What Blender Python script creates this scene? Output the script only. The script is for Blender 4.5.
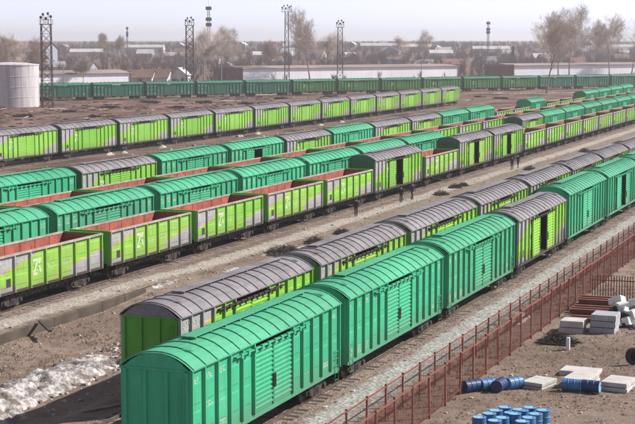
import bpy, bmesh, math, random
from mathutils import Vector, Matrix

for o in list(bpy.data.objects):
    bpy.data.objects.remove(o)
scene = bpy.context.scene
COL = scene.collection

# ------------------------------------------------------------------ camera
FPX, HCAM, HORY, VPX = 1519.0, 16.7, 42.0, 912.0      # measured on the 635x424 photograph
PITCH = math.atan2(212 - HORY, FPX)
YAW = math.atan2(VPX - 317.5, math.hypot(FPX, 212 - HORY))
CAM = Vector((0, 0, HCAM))
FWD = Vector((-math.sin(YAW) * math.cos(PITCH), math.cos(YAW) * math.cos(PITCH), -math.sin(PITCH)))
RGT = Vector((math.cos(YAW), math.sin(YAW), 0))
UPV = RGT.cross(FWD)
cam_data = bpy.data.cameras.new('camera')
cam_data.sensor_width = 36
cam_data.lens = 36 * FPX / 635
cam_data.clip_start = 1
cam_data.clip_end = 20000
cam = bpy.data.objects.new('camera', cam_data)
cam.matrix_world = Matrix(((RGT.x, UPV.x, -FWD.x, CAM.x), (RGT.y, UPV.y, -FWD.y, CAM.y),
                           (RGT.z, UPV.z, -FWD.z, CAM.z), (0, 0, 0, 1)))
COL.objects.link(cam)
scene.camera = cam
scene.render.resolution_x, scene.render.resolution_y = 1024, 684

def ground_at(px, py, z=0.0):
    """where the ray through a photo pixel meets height z"""
    v = FWD + RGT * ((px - 317.5) / FPX) + UPV * ((212 - py) / FPX)
    return CAM + v * ((z - HCAM) / v.z)

FLAT = Vector((-math.sin(YAW), math.cos(YAW), 0))
def at_depth(px, D, z=0.0):
    """a place at the photo column px, D metres out"""
    return Vector((0, 0, z)) + FLAT * D + RGT * ((px - 317.5) / FPX * D)

# ------------------------------------------------------------------ light
SUN = Vector((1.0, 0.75, 1.02)).normalized()
elev = math.asin(SUN.z)
azim = math.atan2(SUN.x, SUN.y)
world = bpy.data.worlds.new('World')
scene.world = world
world.use_nodes = True
wn = world.node_tree
wn.nodes.clear()
sky = wn.nodes.new('ShaderNodeTexSky')
sky.sky_type = 'NISHITA'
sky.sun_disc = False
sky.sun_elevation = elev
sky.sun_rotation = azim
sky.altitude = 150
sky.air_density = 0.4
sky.dust_density = 0.3
sky.ozone_density = 1.0
hsv = wn.nodes.new('ShaderNodeHueSaturation')
hsv.inputs['Saturation'].default_value = 0.35
tint = wn.nodes.new('ShaderNodeMix')
tint.data_type = 'RGBA'
tint.blend_type = 'MULTIPLY'
tint.inputs['Factor'].default_value = 1.0
tint.inputs[7].default_value = (1.0, 0.965, 1.06, 1)
bg = wn.nodes.new('ShaderNodeBackground')
bg.inputs['Strength'].default_value = 0.12
wo = wn.nodes.new('ShaderNodeOutputWorld')
wn.links.new(sky.outputs[0], hsv.inputs['Color'])
wn.links.new(hsv.outputs[0], tint.inputs[6])
wn.links.new(tint.outputs[2], bg.inputs['Color'])
wn.links.new(bg.outputs[0], wo.inputs['Surface'])

sun_data = bpy.data.lights.new('sun', 'SUN')
sun_data.energy = 5.0
sun_data.angle = math.radians(0.6)
sun_data.color = (1.0, 0.95, 0.88)
sun = bpy.data.objects.new('sun', sun_data)
sun.rotation_euler = SUN.to_track_quat('Z', 'Y').to_euler()
COL.objects.link(sun)

scene.view_settings.view_transform = 'Standard'
scene.view_settings.look = 'None'
scene.view_settings.exposure = 0.58
scene.view_settings.gamma = 1.0

# ------------------------------------------------------------------ materials
MATS = {}
class NT:
    """small node-building helper"""
    def __init__(s, name):
        s.m = bpy.data.materials.new(name)
        s.m.use_nodes = True
        s.t = s.m.node_tree
        s.t.nodes.clear()
        s.out = s.t.nodes.new('ShaderNodeOutputMaterial')
        s.b = s.t.nodes.new('ShaderNodeBsdfPrincipled')
        s.t.links.new(s.b.outputs[0], s.out.inputs[0])
        MATS[name] = s.m
    def n(s, kind, **kw):
        nd = s.t.nodes.new(kind)
        for k, v in kw.items():
            setattr(nd, k, v)
        return nd
    def put(s, sock, v):
        if isinstance(v, bpy.types.NodeSocket):
            s.t.links.new(v, sock)
        elif isinstance(v, (tuple, list)) and len(v) == 3 and len(sock.default_value) == 4:
            sock.default_value = (*v, 1)
        else:
            sock.default_value = v
    def math(s, op, a, b=0.0, c=0.0, clamp=False):
        nd = s.n('ShaderNodeMath', operation=op, use_clamp=clamp)
        s.put(nd.inputs[0], a); s.put(nd.inputs[1], b); s.put(nd.inputs[2], c)
        return nd.outputs[0]
    def mix(s, f, a, b, blend='MIX'):
        nd = s.n('ShaderNodeMix', data_type='RGBA', blend_type=blend)
        s.put(nd.inputs[0], f); s.put(nd.inputs[6], a); s.put(nd.inputs[7], b)
        return nd.outputs[2]
    def pos(s):
        return s.n('ShaderNodeNewGeometry').outputs['Position']
    def obj(s):
        return s.n('ShaderNodeTexCoord').outputs['Object']
    def scale(s, vec, sc):
        nd = s.n('ShaderNodeMapping')
        s.put(nd.inputs['Vector'], vec)
        nd.inputs['Scale'].default_value = sc
        return nd.outputs[0]
    def noise(s, vec, scale, detail=4, rough=0.55):
        nd = s.n('ShaderNodeTexNoise')
        s.put(nd.inputs['Vector'], vec)
        nd.inputs['Scale'].default_value = scale
        nd.inputs['Detail'].default_value = detail
        nd.inputs['Roughness'].default_value = rough
        return nd.outputs['Fac']
    def ramp(s, f, lo, hi):
        nd = s.n('ShaderNodeMapRange')
        s.put(nd.inputs[0], f)
        nd.inputs[1].default_value = lo
        nd.inputs[2].default_value = hi
        return nd.outputs[0]
    def xyz(s, vec):
        nd = s.n('ShaderNodeSeparateXYZ')
        s.put(nd.inputs[0], vec)
        return nd.outputs
    def bump(s, h, strength=0.4, dist=0.05):
        nd = s.n('ShaderNodeBump')
        s.put(nd.inputs['Height'], h)
        nd.inputs['Strength'].default_value = strength
        nd.inputs['Distance'].default_value = dist
        s.t.links.new(nd.outputs[0], s.b.inputs['Normal'])
    def end(s, col, rough=0.6, metal=0.0, spec=0.4):
        s.put(s.b.inputs['Base Color'], col)
        s.put(s.b.inputs['Roughness'], rough)
        s.b.inputs['Metallic'].default_value = metal
        s.b.inputs['Specular IOR Level'].default_value = spec
        return s.m

def plain(name, col, var=0.25, scale=1.5, rough=0.7, bump=0.0, bscale=20, metal=0.0, dirt=None, dirt_amt=0.5):
    k = NT(name)
    p = k.pos()
    n1 = k.noise(p, scale, 5)
    c = k.mix(k.ramp(n1, 0.3, 0.7), tuple(x * (1 - var) for x in col), tuple(min(1, x * (1 + var)) for x in col))
    if dirt:
        n2 = k.noise(p, scale * 2.7, 6, 0.65)
        c = k.mix(k.math('MULTIPLY', k.ramp(n2, 0.5, 0.72), dirt_amt), c, dirt)
    if bump:
        k.bump(k.noise(p, bscale, 4), bump, 0.03)
    return k.end(c, rough, metal)

def weather(k, p, c, col, rust, grime):
    """shared wear on wagon paint: faded sheets, run-off streaks, rust blotches, brake dust thrown up from the track"""
    rnd = k.n('ShaderNodeObjectInfo').outputs['Random']
    c = k.mix(k.math('MULTIPLY', rnd, 0.22), c, tuple(min(1, x * 0.75 + 0.07) for x in col))
    streak = k.noise(k.scale(p, (3.2, 3.2, 0.30)), 1.6, 6, 0.62)
    c = k.mix(k.math('MULTIPLY', k.ramp(streak, 0.47, 0.74), 0.55), c, tuple(x * 0.55 + 0.035 for x in col))
    pale = k.noise(k.scale(p, (1.4, 1.4, 0.5)), 1.0, 5, 0.7)
    c = k.mix(k.math('MULTIPLY', k.ramp(pale, 0.55, 0.78), 0.45), c, tuple(min(1, x * 0.8 + 0.14) for x in col))
    sp = k.noise(p, 2.6, 7, 0.75)
    c = k.mix(k.math('MULTIPLY', k.ramp(sp, 0.56, 0.70), rust), c, (0.12, 0.062, 0.04))
    z = k.xyz(k.obj())[2]
    low = k.ramp(k.math('ADD', z, k.math('MULTIPLY', k.math('SUBTRACT', streak, 0.5), 1.6)), 2.1, 0.9)
    c = k.mix(k.math('MULTIPLY', low, grime), c, (0.13, 0.095, 0.075))
    return c, k.ramp(streak, 0.75, 0.25)
def paint(name, col, fade=0.12, rust=0.35, rough=0.5, grime=0.42):
    """weathered wagon paint, patterned on world position so no two wagons match"""
    k = NT(name)
    p = k.pos()
    big = k.noise(p, 0.16, 3)
    c = k.mix(k.ramp(big, 0.32, 0.68), tuple(x * (1 - fade) for x in col), tuple(min(1, x * (1 + fade) + 0.012) for x in col))
    c, st = weather(k, p, c, col, rust, grime)
    k.bump(k.noise(k.scale(p, (1.2, 1.2, 1.0)), 1.3, 4), 0.35, 0.05)
    return k.end(c, k.math('ADD', k.math('MULTIPLY', st, 0.25), rough), 0, 0.3)

def livery(name, Lb, zb, ze, u1=0.30, s1=1.15, u2=0.70, s2=0.9, tone=(1, 1, 1), c1=0.40):
    """lime wagon paint with a grey swoosh at upper left and lower right and thin orange edges"""
    k = NT(name)
    o = k.xyz(k.obj())
    u = k.math('DIVIDE', k.math('ADD', o[1], Lb / 2), Lb)
    v = k.math('DIVIDE', k.math('SUBTRACT', o[2], zb), ze - zb)
    p = k.pos()
    wob = k.math('MULTIPLY', k.math('SUBTRACT', k.noise(p, 1.2, 2), 0.5), 0.05)
    vv = k.math('ADD', v, wob)
    # upper-left grey
    b1 = k.math('ADD', k.math('MULTIPLY', u, s1), c1)
    d1 = k.math('SUBTRACT', vv, b1)
    g1 = k.math('MULTIPLY', k.math('GREATER_THAN', d1, 0.0), k.math('LESS_THAN', u, u1))
    l1 = k.math('MULTIPLY', k.math('LESS_THAN', k.math('ABSOLUTE', d1), 0.028), k.math('LESS_THAN', u, u1 + 0.03))
    # lower-right grey
    b2 = k.math('ADD', k.math('MULTIPLY', k.math('SUBTRACT', u, u2), s2), 0.26)
    d2 = k.math('SUBTRACT', b2, vv)
    right = k.math('GREATER_THAN', u, u2)
    g2 = k.math('MULTIPLY', k.math('GREATER_THAN', d2, 0.0), right)
    l2 = k.math('MULTIPLY', k.math('LESS_THAN', k.math('ABSOLUTE', d2), 0.028), k.math('GREATER_THAN', u, u2 - 0.2))
    l2 = k.math('MULTIPLY', l2, k.math('GREATER_THAN', vv, 0.05))
    # lower-left foot band
    g3 = k.math('MULTIPLY', k.math('LESS_THAN', vv, 0.13), k.math('LESS_THAN', u, 0.17))
    big = k.noise(p, 0.3, 3)
    lime = k.mix(k.ramp(big, 0.3, 0.7), tuple(a * b for a, b in zip((0.18, 0.45, 0.03), tone)), tuple(a * b for a, b in zip((0.25, 0.54, 0.048), tone)))
    grey = k.mix(k.ramp(k.noise(p, 1.7, 4), 0.3, 0.7), (0.27, 0.25, 0.30), (0.40, 0.37, 0.43))
    c = k.mix(g1, lime, grey)
    c = k.mix(g2, c, grey)
    c = k.mix(g3, c, grey)
    c = k.mix(k.math('MULTIPLY', l1, 0.55), c, (0.55, 0.30, 0.08))
    c = k.mix(k.math('MULTIPLY', l2, 0.5), c, (0.55, 0.32, 0.10))
    c, st = weather(k, p, c, (0.17, 0.36, 0.06), 0.4, 0.42)
    k.bump(k.noise(p, 1.3, 4), 0.35, 0.05)
    return k.end(c, k.math('ADD', k.math('MULTIPLY', st, 0.25), 0.5), 0, 0.3)

ZB, ZE = 1.12, 4.28          # boxcar body bottom and eaves above the rail
GZB, GZE = 1.25, 3.50        # gondola wall bottom and top above the rail
paint('emerald_paint', (0.025, 0.315, 0.155))
paint('emerald_paint_fresh', (0.022, 0.35, 0.175), 0.10, 0.25)
paint('emerald_paint_worn', (0.034, 0.265, 0.14), 0.18, 0.6)
paint('emerald_roof', (0.035, 0.31, 0.165), 0.16, 0.4, 0.55)
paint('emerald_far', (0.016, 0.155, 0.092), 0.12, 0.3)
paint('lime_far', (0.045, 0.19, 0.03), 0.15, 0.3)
paint('lime_paint', (0.085, 0.36, 0.02))
for sfx, du, tone, c1 in (('', 0.0, (1, 1, 1), .40), ('_faded', .03, (1.12, .93, 1.5), .46), ('_deep', -.02, (.82, .90, .8), .33)):
    livery('lime_livery_boxcar' + sfx, 15.9, ZB, ZE, 0.24 + du, 1.9, 0.80 - du, 0.9, tone, c1)
    livery('lime_livery_gondola' + sfx, 12.8, GZB, GZE, 0.30 + du, 1.15, 0.70 - du, 0.9, tone, c1)
plain('grey_roof', (0.19, 0.178, 0.192), 0.28, 0.6, 0.55, dirt=(0.10, 0.075, 0.065), dirt_amt=0.75)
plain('red_oxide', (0.33, 0.082, 0.055), 0.32, 0.9, 0.85, 0.3, 3, dirt=(0.13, 0.055, 0.04), dirt_amt=0.9)
plain('rust_floor', (0.16, 0.075, 0.05), 0.3, 1.2, 0.9)
plain('running_gear', (0.035, 0.028, 0.027), 0.35, 3, 0.75, dirt=(0.10, 0.065, 0.05), dirt_amt=0.7)
plain('wheel_steel', (0.07, 0.058, 0.052), 0.3, 4, 0.5, metal=0.4)
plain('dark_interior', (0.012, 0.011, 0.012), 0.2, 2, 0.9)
plain('stencil_white', (0.50, 0.55, 0.42), 0.15, 4, 0.6, dirt=(0.22, 0.38, 0.12), dirt_amt=0.9)
plain('rail_steel', (0.16, 0.12, 0.10), 0.3, 2, 0.45, metal=0.5)
plain('sleeper_wood', (0.06, 0.047, 0.041), 0.35, 2, 0.9)

# ------------------------------------------------------------------ mesh builder
class MB:
    def __init__(s):
        s.v, s.f, s.m = [], [], []
    def add(s, vs, fs, mi=0):
        b = len(s.v)
        s.v += [tuple(p) for p in vs]
        for f in fs:
            s.f.append(tuple(i + b for i in f)); s.m.append(mi)
        return s
    def box(s, x0, x1, y0, y1, z0, z1, mi=0):
        return s.add([(x0, y0, z0), (x1, y0, z0), (x1, y1, z0), (x0, y1, z0), (x0, y0, z1), (x1, y0, z1), (x1, y1, z1), (x0, y1, z1)],
                     [(0, 3, 2, 1), (4, 5, 6, 7), (0, 1, 5, 4), (1, 2, 6, 5), (2, 3, 7, 6), (3, 0, 4, 7)], mi)
    def chbox(s, x0, x1, y0, y1, z0, z1, c, mi=0):
        """box with chamfered upper edges"""
        lo = [(x0, y0, z0), (x1, y0, z0), (x1, y1, z0), (x0, y1, z0)]
        md = [(x0, y0, z1 - c), (x1, y0, z1 - c), (x1, y1, z1 - c), (x0, y1, z1 - c)]
        hi = [(x0 + c, y0 + c, z1), (x1 - c, y0 + c, z1), (x1 - c, y1 - c, z1), (x0 + c, y1 - c, z1)]
        fs = [(3, 2, 1, 0), (8, 9, 10, 11)]
        for i in range(4):
            j = (i + 1) % 4
            fs += [(i, j, 4 + j, 4 + i), (4 + i, 4 + j, 8 + j, 8 + i)]
        return s.add(lo + md + hi, fs, mi)
    def hat(s, xo, side, yc, w, d, z0, z1, mi=0, tp=0.03):
        """pressed rib standing proud of a wall at x = xo (side +1 or -1)"""
        a = xo - side * 0.01; b = xo + side * d
        vs = []
        for z in (z0, z1):
            vs += [(a, yc - w / 2 - tp, z), (b, yc - w / 2 + tp * .3, z), (b, yc + w / 2 - tp * .3, z), (a, yc + w / 2 + tp, z)]
        fs = [(0, 1, 5, 4), (1, 2, 6, 5), (2, 3, 7, 6), (3, 2, 1, 0), (4, 5, 6, 7)]
        if side < 0:
            fs = [f[::-1] for f in fs]
        return s.add(vs, fs, mi)
    def tube(s, p, q, r0, r1=None, n=8, cap=True, mi=0):
        r1 = r0 if r1 is None else r1
        p, q = Vector(p), Vector(q)
        d = (q - p)
        if d.length < 1e-6: return s
        d.normalize()
        a = d.orthogonal().normalized(); b = d.cross(a)
        vs = []
        for c, r in ((p, r0), (q, r1)):
            for i in range(n):
                t = 2 * math.pi * i / n
                vs.append(c + (a * math.cos(t) + b * math.sin(t)) * r)
        fs = [(i, (i + 1) % n, n + (i + 1) % n, n + i) for i in range(n)]
        if cap:
            fs += [tuple(range(n))[::-1], tuple(range(n, 2 * n))]
        return s.add(vs, fs, mi)
    def lathe(s, prof, n=16, mi=0, axis='z', c=(0, 0, 0)):
        vs = []
        for r, h in prof:
            for i in range(n):
                t = 2 * math.pi * i / n
                if axis == 'z': vs.append((c[0] + r * math.cos(t), c[1] + r * math.sin(t), c[2] + h))
                elif axis == 'x': vs.append((c[0] + h, c[1] + r * math.cos(t), c[2] + r * math.sin(t)))
                else: vs.append((c[0] + r * math.sin(t), c[1] + h, c[2] + r * math.cos(t)))
        fs = []
        for k in range(len(prof) - 1):
            for i in range(n):
                fs.append((k * n + i, k * n + (i + 1) % n, (k + 1) * n + (i + 1) % n, (k + 1) * n + i))
        fs += [tuple(range(n))[::-1], tuple(range((len(prof) - 1) * n, len(prof) * n))]
        return s.add(vs, fs, mi)
    def prism(s, poly, y0, y1, mi=0):
        """polygon in x,z pulled along y"""
        n = len(poly)
        vs = [(x, y0, z) for x, z in poly] + [(x, y1, z) for x, z in poly]
        fs = [tuple(range(n)), tuple(range(n, 2 * n))[::-1]]
        fs += [((i + 1) % n, i, n + i, n + (i + 1) % n) for i in range(n)]
        return s.add(vs, fs, mi)
    def prism_x(s, poly, x0, x1, mi=0):
        """polygon in y,z pulled along x"""
        n = len(poly)
        vs = [(x0, y, z) for y, z in poly] + [(x1, y, z) for y, z in poly]
        fs = [tuple(range(n))[::-1], tuple(range(n, 2 * n))]
        fs += [(i, (i + 1) % n, n + (i + 1) % n, n + i) for i in range(n)]
        return s.add(vs, fs, mi)
    def mesh(s, name, mats, smooth=False, fix=True):
        me = bpy.data.meshes.new(name)
        me.from_pydata(s.v, [], s.f)
        for m in (mats if isinstance(mats, (list, tuple)) else [mats]):
            me.materials.append(MATS[m])
        me.polygons.foreach_set('material_index', s.m)
        if fix and len(s.f) < 60000:
            bm = bmesh.new(); bm.from_mesh(me)
            bmesh.ops.recalc_face_normals(bm, faces=bm.faces)
            bm.to_mesh(me); bm.free()
        if smooth:
            me.polygons.foreach_set('use_smooth', [True] * len(me.polygons))
        me.update()
        return me

def link(name, me, parent=None, loc=None, rotz=None):
    o = bpy.data.objects.new(name, me)
    COL.objects.link(o)
    if parent: o.parent = parent
    if loc is not None: o.location = loc
    if rotz is not None: o.rotation_euler = (0, 0, rotz)
    return o
def tag(o, label=None, cat=None, group=None, kind=None):
    if label: o['label'] = label
    if cat: o['category'] = cat
    if group: o['group'] = group
    if kind: o['kind'] = kind
    return o
def thing(name, label, cat, loc=(0, 0, 0), rotz=0.0, group=None):
    return tag(link(name, None, None, loc, rotz), label, cat, group)
def put(name, mb, mats, parent=None, loc=None, rotz=None, smooth=False, kind=None):
    o = link(name, mb.mesh(name, mats, smooth), parent, loc, rotz)
    if kind: o['kind'] = kind
    return o

# ------------------------------------------------------------------ terrain
def sstep(a, b, x):
    t = max(0.0, min(1.0, (x - a) / (b - a)))
    return t * t * (3 - 2 * t)
def hash2(i, j):
    n = (i * 374761393 + j * 668265263) & 0xffffffff
    n = ((n ^ (n >> 13)) * 1274126177) & 0xffffffff
    return ((n ^ (n >> 16)) & 0xffff) / 65535.0
def vnoise(x, y):
    i, j = math.floor(x), math.floor(y)
    fx, fy = x - i, y - j
    fx, fy = fx * fx * (3 - 2 * fx), fy * fy * (3 - 2 * fy)
    a = hash2(i, j) * (1 - fx) + hash2(i + 1, j) * fx
    b = hash2(i, j + 1) * (1 - fx) + hash2(i + 1, j + 1) * fx
    return a * (1 - fy) + b * fy
def fbm(x, y, o=4):
    s, a, t = 0, 0.5, 0
    for k in range(o):
        s += a * vnoise(x * 2 ** k + 17 * k, y * 2 ** k - 9 * k); t += a; a *= 0.5
    return s / t - 0.5

T1_CURVE = [(0, -26.25), (5000, -26.25)]
T2_CURVE = [(0, -31.5), (5000, -31.5)]
def curve(tab, y):
    for (a, p), (b, q) in zip(tab, tab[1:]):
        if y <= b:
            return p + (q - p) * (y - a) / (b - a)
    return tab[-1][1]
TRACKS = {'T1': lambda y: curve(T1_CURVE, y), 'T2': lambda y: curve(T2_CURVE, y)}
for nm, X in (('T3', -52.5), ('T4', -57.6), ('T4b', -62.2), ('T5', -66.6), ('T6', -73.0), ('T6b', -80.0), ('T6c', -86.0), ('T7', -112.6)):
    TRACKS[nm] = (lambda X: (lambda y: X))(X)

def terrain(x, y):
    D = -math.sin(YAW) * x + math.cos(YAW) * y
    z = 11.8 * sstep(700, 1750, D) + 7.0 * sstep(1750, 4500, D)
    if D > 700:
        z += 2.2 * sstep(800, 1300, D) * fbm(x / 260, y / 260, 3) * 2
    # hollow beside the second row, lower left
    if -49.5 < x < -33 and y < 98:
        bas = sstep(-48.6, -48.0, x) * (1 - sstep(-36.5, -34.2, x)) * (1 - sstep(84, 97, y))
        z -= 0.55 * bas
        z += 0.10 * fbm(x * 0.8, y * 0.8) * 2 * bas
    if -23 < x < 20 and 30 < y < 200:
        z += 0.22 * fbm(x * 0.35, y * 0.35) * sstep(-21, -18.5, x)
        z += 0.10 * fbm(x * 1.3 + 5, y * 1.3) * sstep(-21, -18.5, x)
    if -110 < x < -77 or x < -116:
        if D < 620:
            z += 0.55 * max(0, fbm(x * 0.12, y * 0.12)) * sstep(-116, -120, x) * 2
            z += 0.10 * fbm(x * 0.5, y * 0.5)
    return z

def lines(pts):
    out = []
    for a, b, st in pts:
        n = max(1, round((b - a) / st))
        out += [a + (b - a) * i / n for i in range(n)]
    return out + [pts[-1][1]]
GX = lines([(-4800, -1200, 300), (-1200, -300, 60), (-300, -120, 6), (-120, -76, 2.2), (-76, -50, 3), (-50, -33, 0.4), (-33, -21.5, 2), (-21.5, -8, 0.5), (-8, 30, 3), (30, 300, 60), (300, 1800, 150), (1800, 3600, 600)])
GY = lines([(-300, 30, 60), (30, 50, 4), (50, 120, 0.5), (120, 240, 4), (240, 620, 6), (620, 2200, 40), (2200, 6000, 200)])

def dirt_nodes(k, p):
    n1 = k.noise(p, 0.09, 5, 0.6); n2 = k.noise(p, 0.9, 6, 0.65); n3 = k.noise(p, 6.0, 5, 0.6)
    c = k.mix(k.ramp(n1, 0.35, 0.65), (0.145, 0.100, 0.078), (0.245, 0.185, 0.151))
    c = k.mix(k.math('MULTIPLY', k.ramp(n2, 0.45, 0.7), 0.7), c, (0.078, 0.055, 0.044))
    c = k.mix(k.math('MULTIPLY', k.ramp(n3, 0.5, 0.75), 0.55), c, (0.32, 0.26, 0.21))
    n4 = k.noise(k.scale(p, (1.0, 0.25, 1)), 0.25, 5, 0.6)
    c = k.mix(k.math('MULTIPLY', k.ramp(n4, 0.56, 0.70), 0.5), c, (0.17, 0.13, 0.075))
    # iron-stained, cindery ground beyond the rows of wagons
    far = k.ramp(k.math('ADD', k.xyz(p)[0], k.math('MULTIPLY', k.noise(p, 0.05, 3), 14.0)), -72.0, -80.0)
    rust = k.mix(k.ramp(k.noise(k.scale(p, (1.0, 0.5, 1)), 0.13, 6, 0.65), 0.38, 0.6), (0.038, 0.025, 0.022), (0.21, 0.125, 0.098))
    c = k.mix(k.math('MULTIPLY', far, 0.9), c, rust)
    return c, k.math('ADD', k.math('MULTIPLY', n3, 0.5), n2)
k = NT('ground_dirt')
c, h = dirt_nodes(k, k.pos())
k.bump(h, 0.8, 0.12)
k.end(c, 0.95, 0, 0.15)

g = MB()
g.v = [(x, y, terrain(x, y)) for y in GY for x in GX]
nx = len(GX)
g.f = [(j * nx + i, j * nx + i + 1, (j + 1) * nx + i + 1, (j + 1) * nx + i) for j in range(len(GY) - 1) for i in range(nx - 1)]
g.m = [0] * len(g.f)
go = link('ground', g.mesh('ground', 'ground_dirt', True, False))
tag(go, kind='structure')

def gravel(name, a, b, amt, sc=9.0, stain=(0.10, 0.07, 0.06)):
    """loose stones that thin out into the surrounding dirt towards the strip's edges"""
    k = NT(name)
    p = k.pos()
    vo = k.n('ShaderNodeTexVoronoi')
    k.put(vo.inputs['Vector'], p); vo.inputs['Scale'].default_value = sc
    cc = k.xyz(vo.outputs['Color'])
    c = k.mix(cc[0], a, b)
    n = k.noise(p, 0.5, 5, 0.6)
    c = k.mix(k.math('MULTIPLY', k.ramp(n, 0.45, 0.7), amt), c, stain)
    c = k.mix(k.math('MULTIPLY', k.ramp(k.noise(p, 2.2, 5, 0.65), 0.5, 0.72), 0.45), c, tuple(x * 0.55 for x in a))
    w = k.n('ShaderNodeAttribute', attribute_name='cover').outputs['Fac']
    f = k.ramp(k.math('ADD', w, k.math('MULTIPLY', k.math('SUBTRACT', k.noise(p, 1.1, 6, 0.7), 0.5), 2.2)), 0.35, 0.75)
    d, h = dirt_nodes(k, p)
    c = k.mix(f, d, c)
    k.bump(k.math('ADD', vo.outputs['Distance'], h), 0.9, 0.06)
    k.end(c, 0.9, 0, 0.2)
gravel('ballast_brown', (0.15, 0.115, 0.092), (0.30, 0.245, 0.205), 0.5)
gravel('gravel_grey', (0.24, 0.235, 0.225), (0.42, 0.41, 0.39), 0.5, 5.0, (0.2, 0.17, 0.145))
gravel('path_sand', (0.315, 0.272, 0.245), (0.41, 0.365, 0.33), 0.6, 5.0, (0.19, 0.155, 0.135))

def strip(name, fx, w, y0, y1, z, mat, kind='structure', st=2.0, wob=0.0, seed=0, parent=None, edge_drop=0.0, soft=0.5):
    """a long strip of made ground following fx(y), its cover thinning out at both edges"""
    n = max(2, int((y1 - y0) / st))
    m = MB()
    cov = []
    for i in range(n + 1):
        y = y0 + (y1 - y0) * i / n
        a = w / 2 + wob * fbm(y * 0.25, seed + 3.3) * 2
        b = w / 2 + wob * fbm(y * 0.25, seed + 9.7) * 2
        x = fx(y)
        m.v += [(x - a - soft, y, z - edge_drop), (x - a + soft, y, z), (x, y, z + 0.012), (x + b - soft, y, z), (x + b + soft, y, z - edge_drop)]
        cov += [0.0, 1.0, 1.0, 1.0, 0.0]
    for i in range(n):
        for q in range(4):
            m.f.append((i * 5 + q, i * 5 + q + 1, i * 5 + q + 6, i * 5 + q + 5)); m.m.append(0)
    me = m.mesh(name, mat, False)
    at = me.attributes.new('cover', 'FLOAT', 'POINT')
    at.data.foreach_set('value', cov)
    ob = link(name, me, parent)
    if kind and not parent: ob['kind'] = kind
    return ob

# tracks: a ballast bed, two rails, sleepers
RZ = 0.22                                     # rail top
ROWNAME = {'T1': 'row of emerald boxcars beside the red fence', 'T2': 'row of grey-roofed lime boxcars beside the nearest row',
           'T3': 'row of lime gondolas beside the sandy path', 'T4': 'row of emerald boxcars just behind the lime gondolas',
           'T5': 'row of red-lined gondolas behind the emerald boxcars', 'T6': 'mixed boxcar row before the brown open ground',
           'T7': 'far row of lime boxcars beyond the brown open ground', 'T8': 'farthest dark green row before the warehouses'}
def lay_track(key, fx, y0, y1, label):
    t = thing('railway_track', label, 'railway track', (0, 0, 0), 0, 'tracks of the yard')
    b = strip('ballast_bed', fx, 3.4, y0, y1, 0.05, 'ballast_brown', None, 3.0, 0.25, hash(key) % 50 if False else len(key) + ord(key[1]), t, 0.06)
    n = max(2, int((y1 - y0) / 6))
    ys = [y0 + (y1 - y0) * i / n for i in range(n + 1)]
    for s in (-1, 1):
        m = MB()
        for a, c in zip(ys, ys[1:]):
            xa, xc = fx(a) + s * 0.76, fx(c) + s * 0.76
            m.add([(xa - .036, a, .08), (xa + .036, a, .08), (xc + .036, c, .08), (xc - .036, c, .08),
                   (xa - .036, a, RZ), (xa + .036, a, RZ), (xc + .036, c, RZ), (xc - .036, c, RZ)],
                  [(4, 5, 6, 7), (0, 1, 5, 4), (1, 2, 6, 5), (2, 3, 7, 6), (3, 0, 4, 7)])
        put('rail', m, 'rail_steel', t)
    m = MB()
    rr = random.Random(ord(key[1]))
    y = y0
    while y < y1:
        x = fx(y); a = rr.uniform(-.06, .06)
        m.box(x - 1.35 + a, x + 1.35 + a, y - .12, y + .12, 0.0, 0.056 + rr.uniform(-.014, .014))
        y += 0.62
    put('sleepers', m, 'sleeper_wood', t, kind='stuff')
    return t
for key, (y0, y1, lab) in {
        'T1': (30, 420, 'track under the nearest row, beside the red fence'),
        'T2': (30, 420, 'track under the second row, ending left at the snow bank'),
        'T3': (40, 420, 'track under the lime gondolas along the sandy path'),
        'T4': (60, 420, 'track under the emerald boxcars behind the lime gondolas'),
        'T4b': (70, 430, 'empty track hidden between emerald boxcars and red-lined gondolas'),
        'T5': (70, 430, 'track under the red-lined gondolas'),
        'T6': (80, 440, 'track under the mixed row before the brown open ground'),
        'T6b': (80, 440, 'rusty empty track on the brown ground just behind the mixed row'),
        'T6c': (80, 440, 'rusty empty track in the middle of the brown open ground'),
        'T7': (120, 440, 'track under the far lime boxcar row')}.items():
    lay_track(key, TRACKS[key], y0, y1, lab)

strip('gravel_path', lambda y: -23.25, 2.5, 40, 260, 0.066, 'gravel_grey', st=1.0, wob=0.2, seed=4, edge_drop=0.058, soft=0.5)
strip('sandy_path', lambda y: -49.75 + 0.9 * sstep(92, 104, y), 2.0, 40, 420, 0.020, 'path_sand', st=1.0, wob=0.3, seed=11, edge_drop=0.014, soft=0.6)
strip('dirt_shoulder', lambda y: -46.3, 2.6, 118, 420, 0.012, 'ballast_brown', st=1.0, wob=0.3, seed=21, edge_drop=0.008)

# ------------------------------------------------------------------ wagons
TPL = {}
def arch(n=8, hw=1.66, ze=ZE, rise=0.64):
    """roof section from eave to eave, flat-topped arch"""
    pts = []
    for i in range(n + 1):
        t = math.pi * i / n
        pts.append((-hw * math.cos(t) if False else -hw + 2 * hw * i / n, ze + rise * (1 - abs(-1 + 2 * i / n) ** 2.3)))
    return pts

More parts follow.
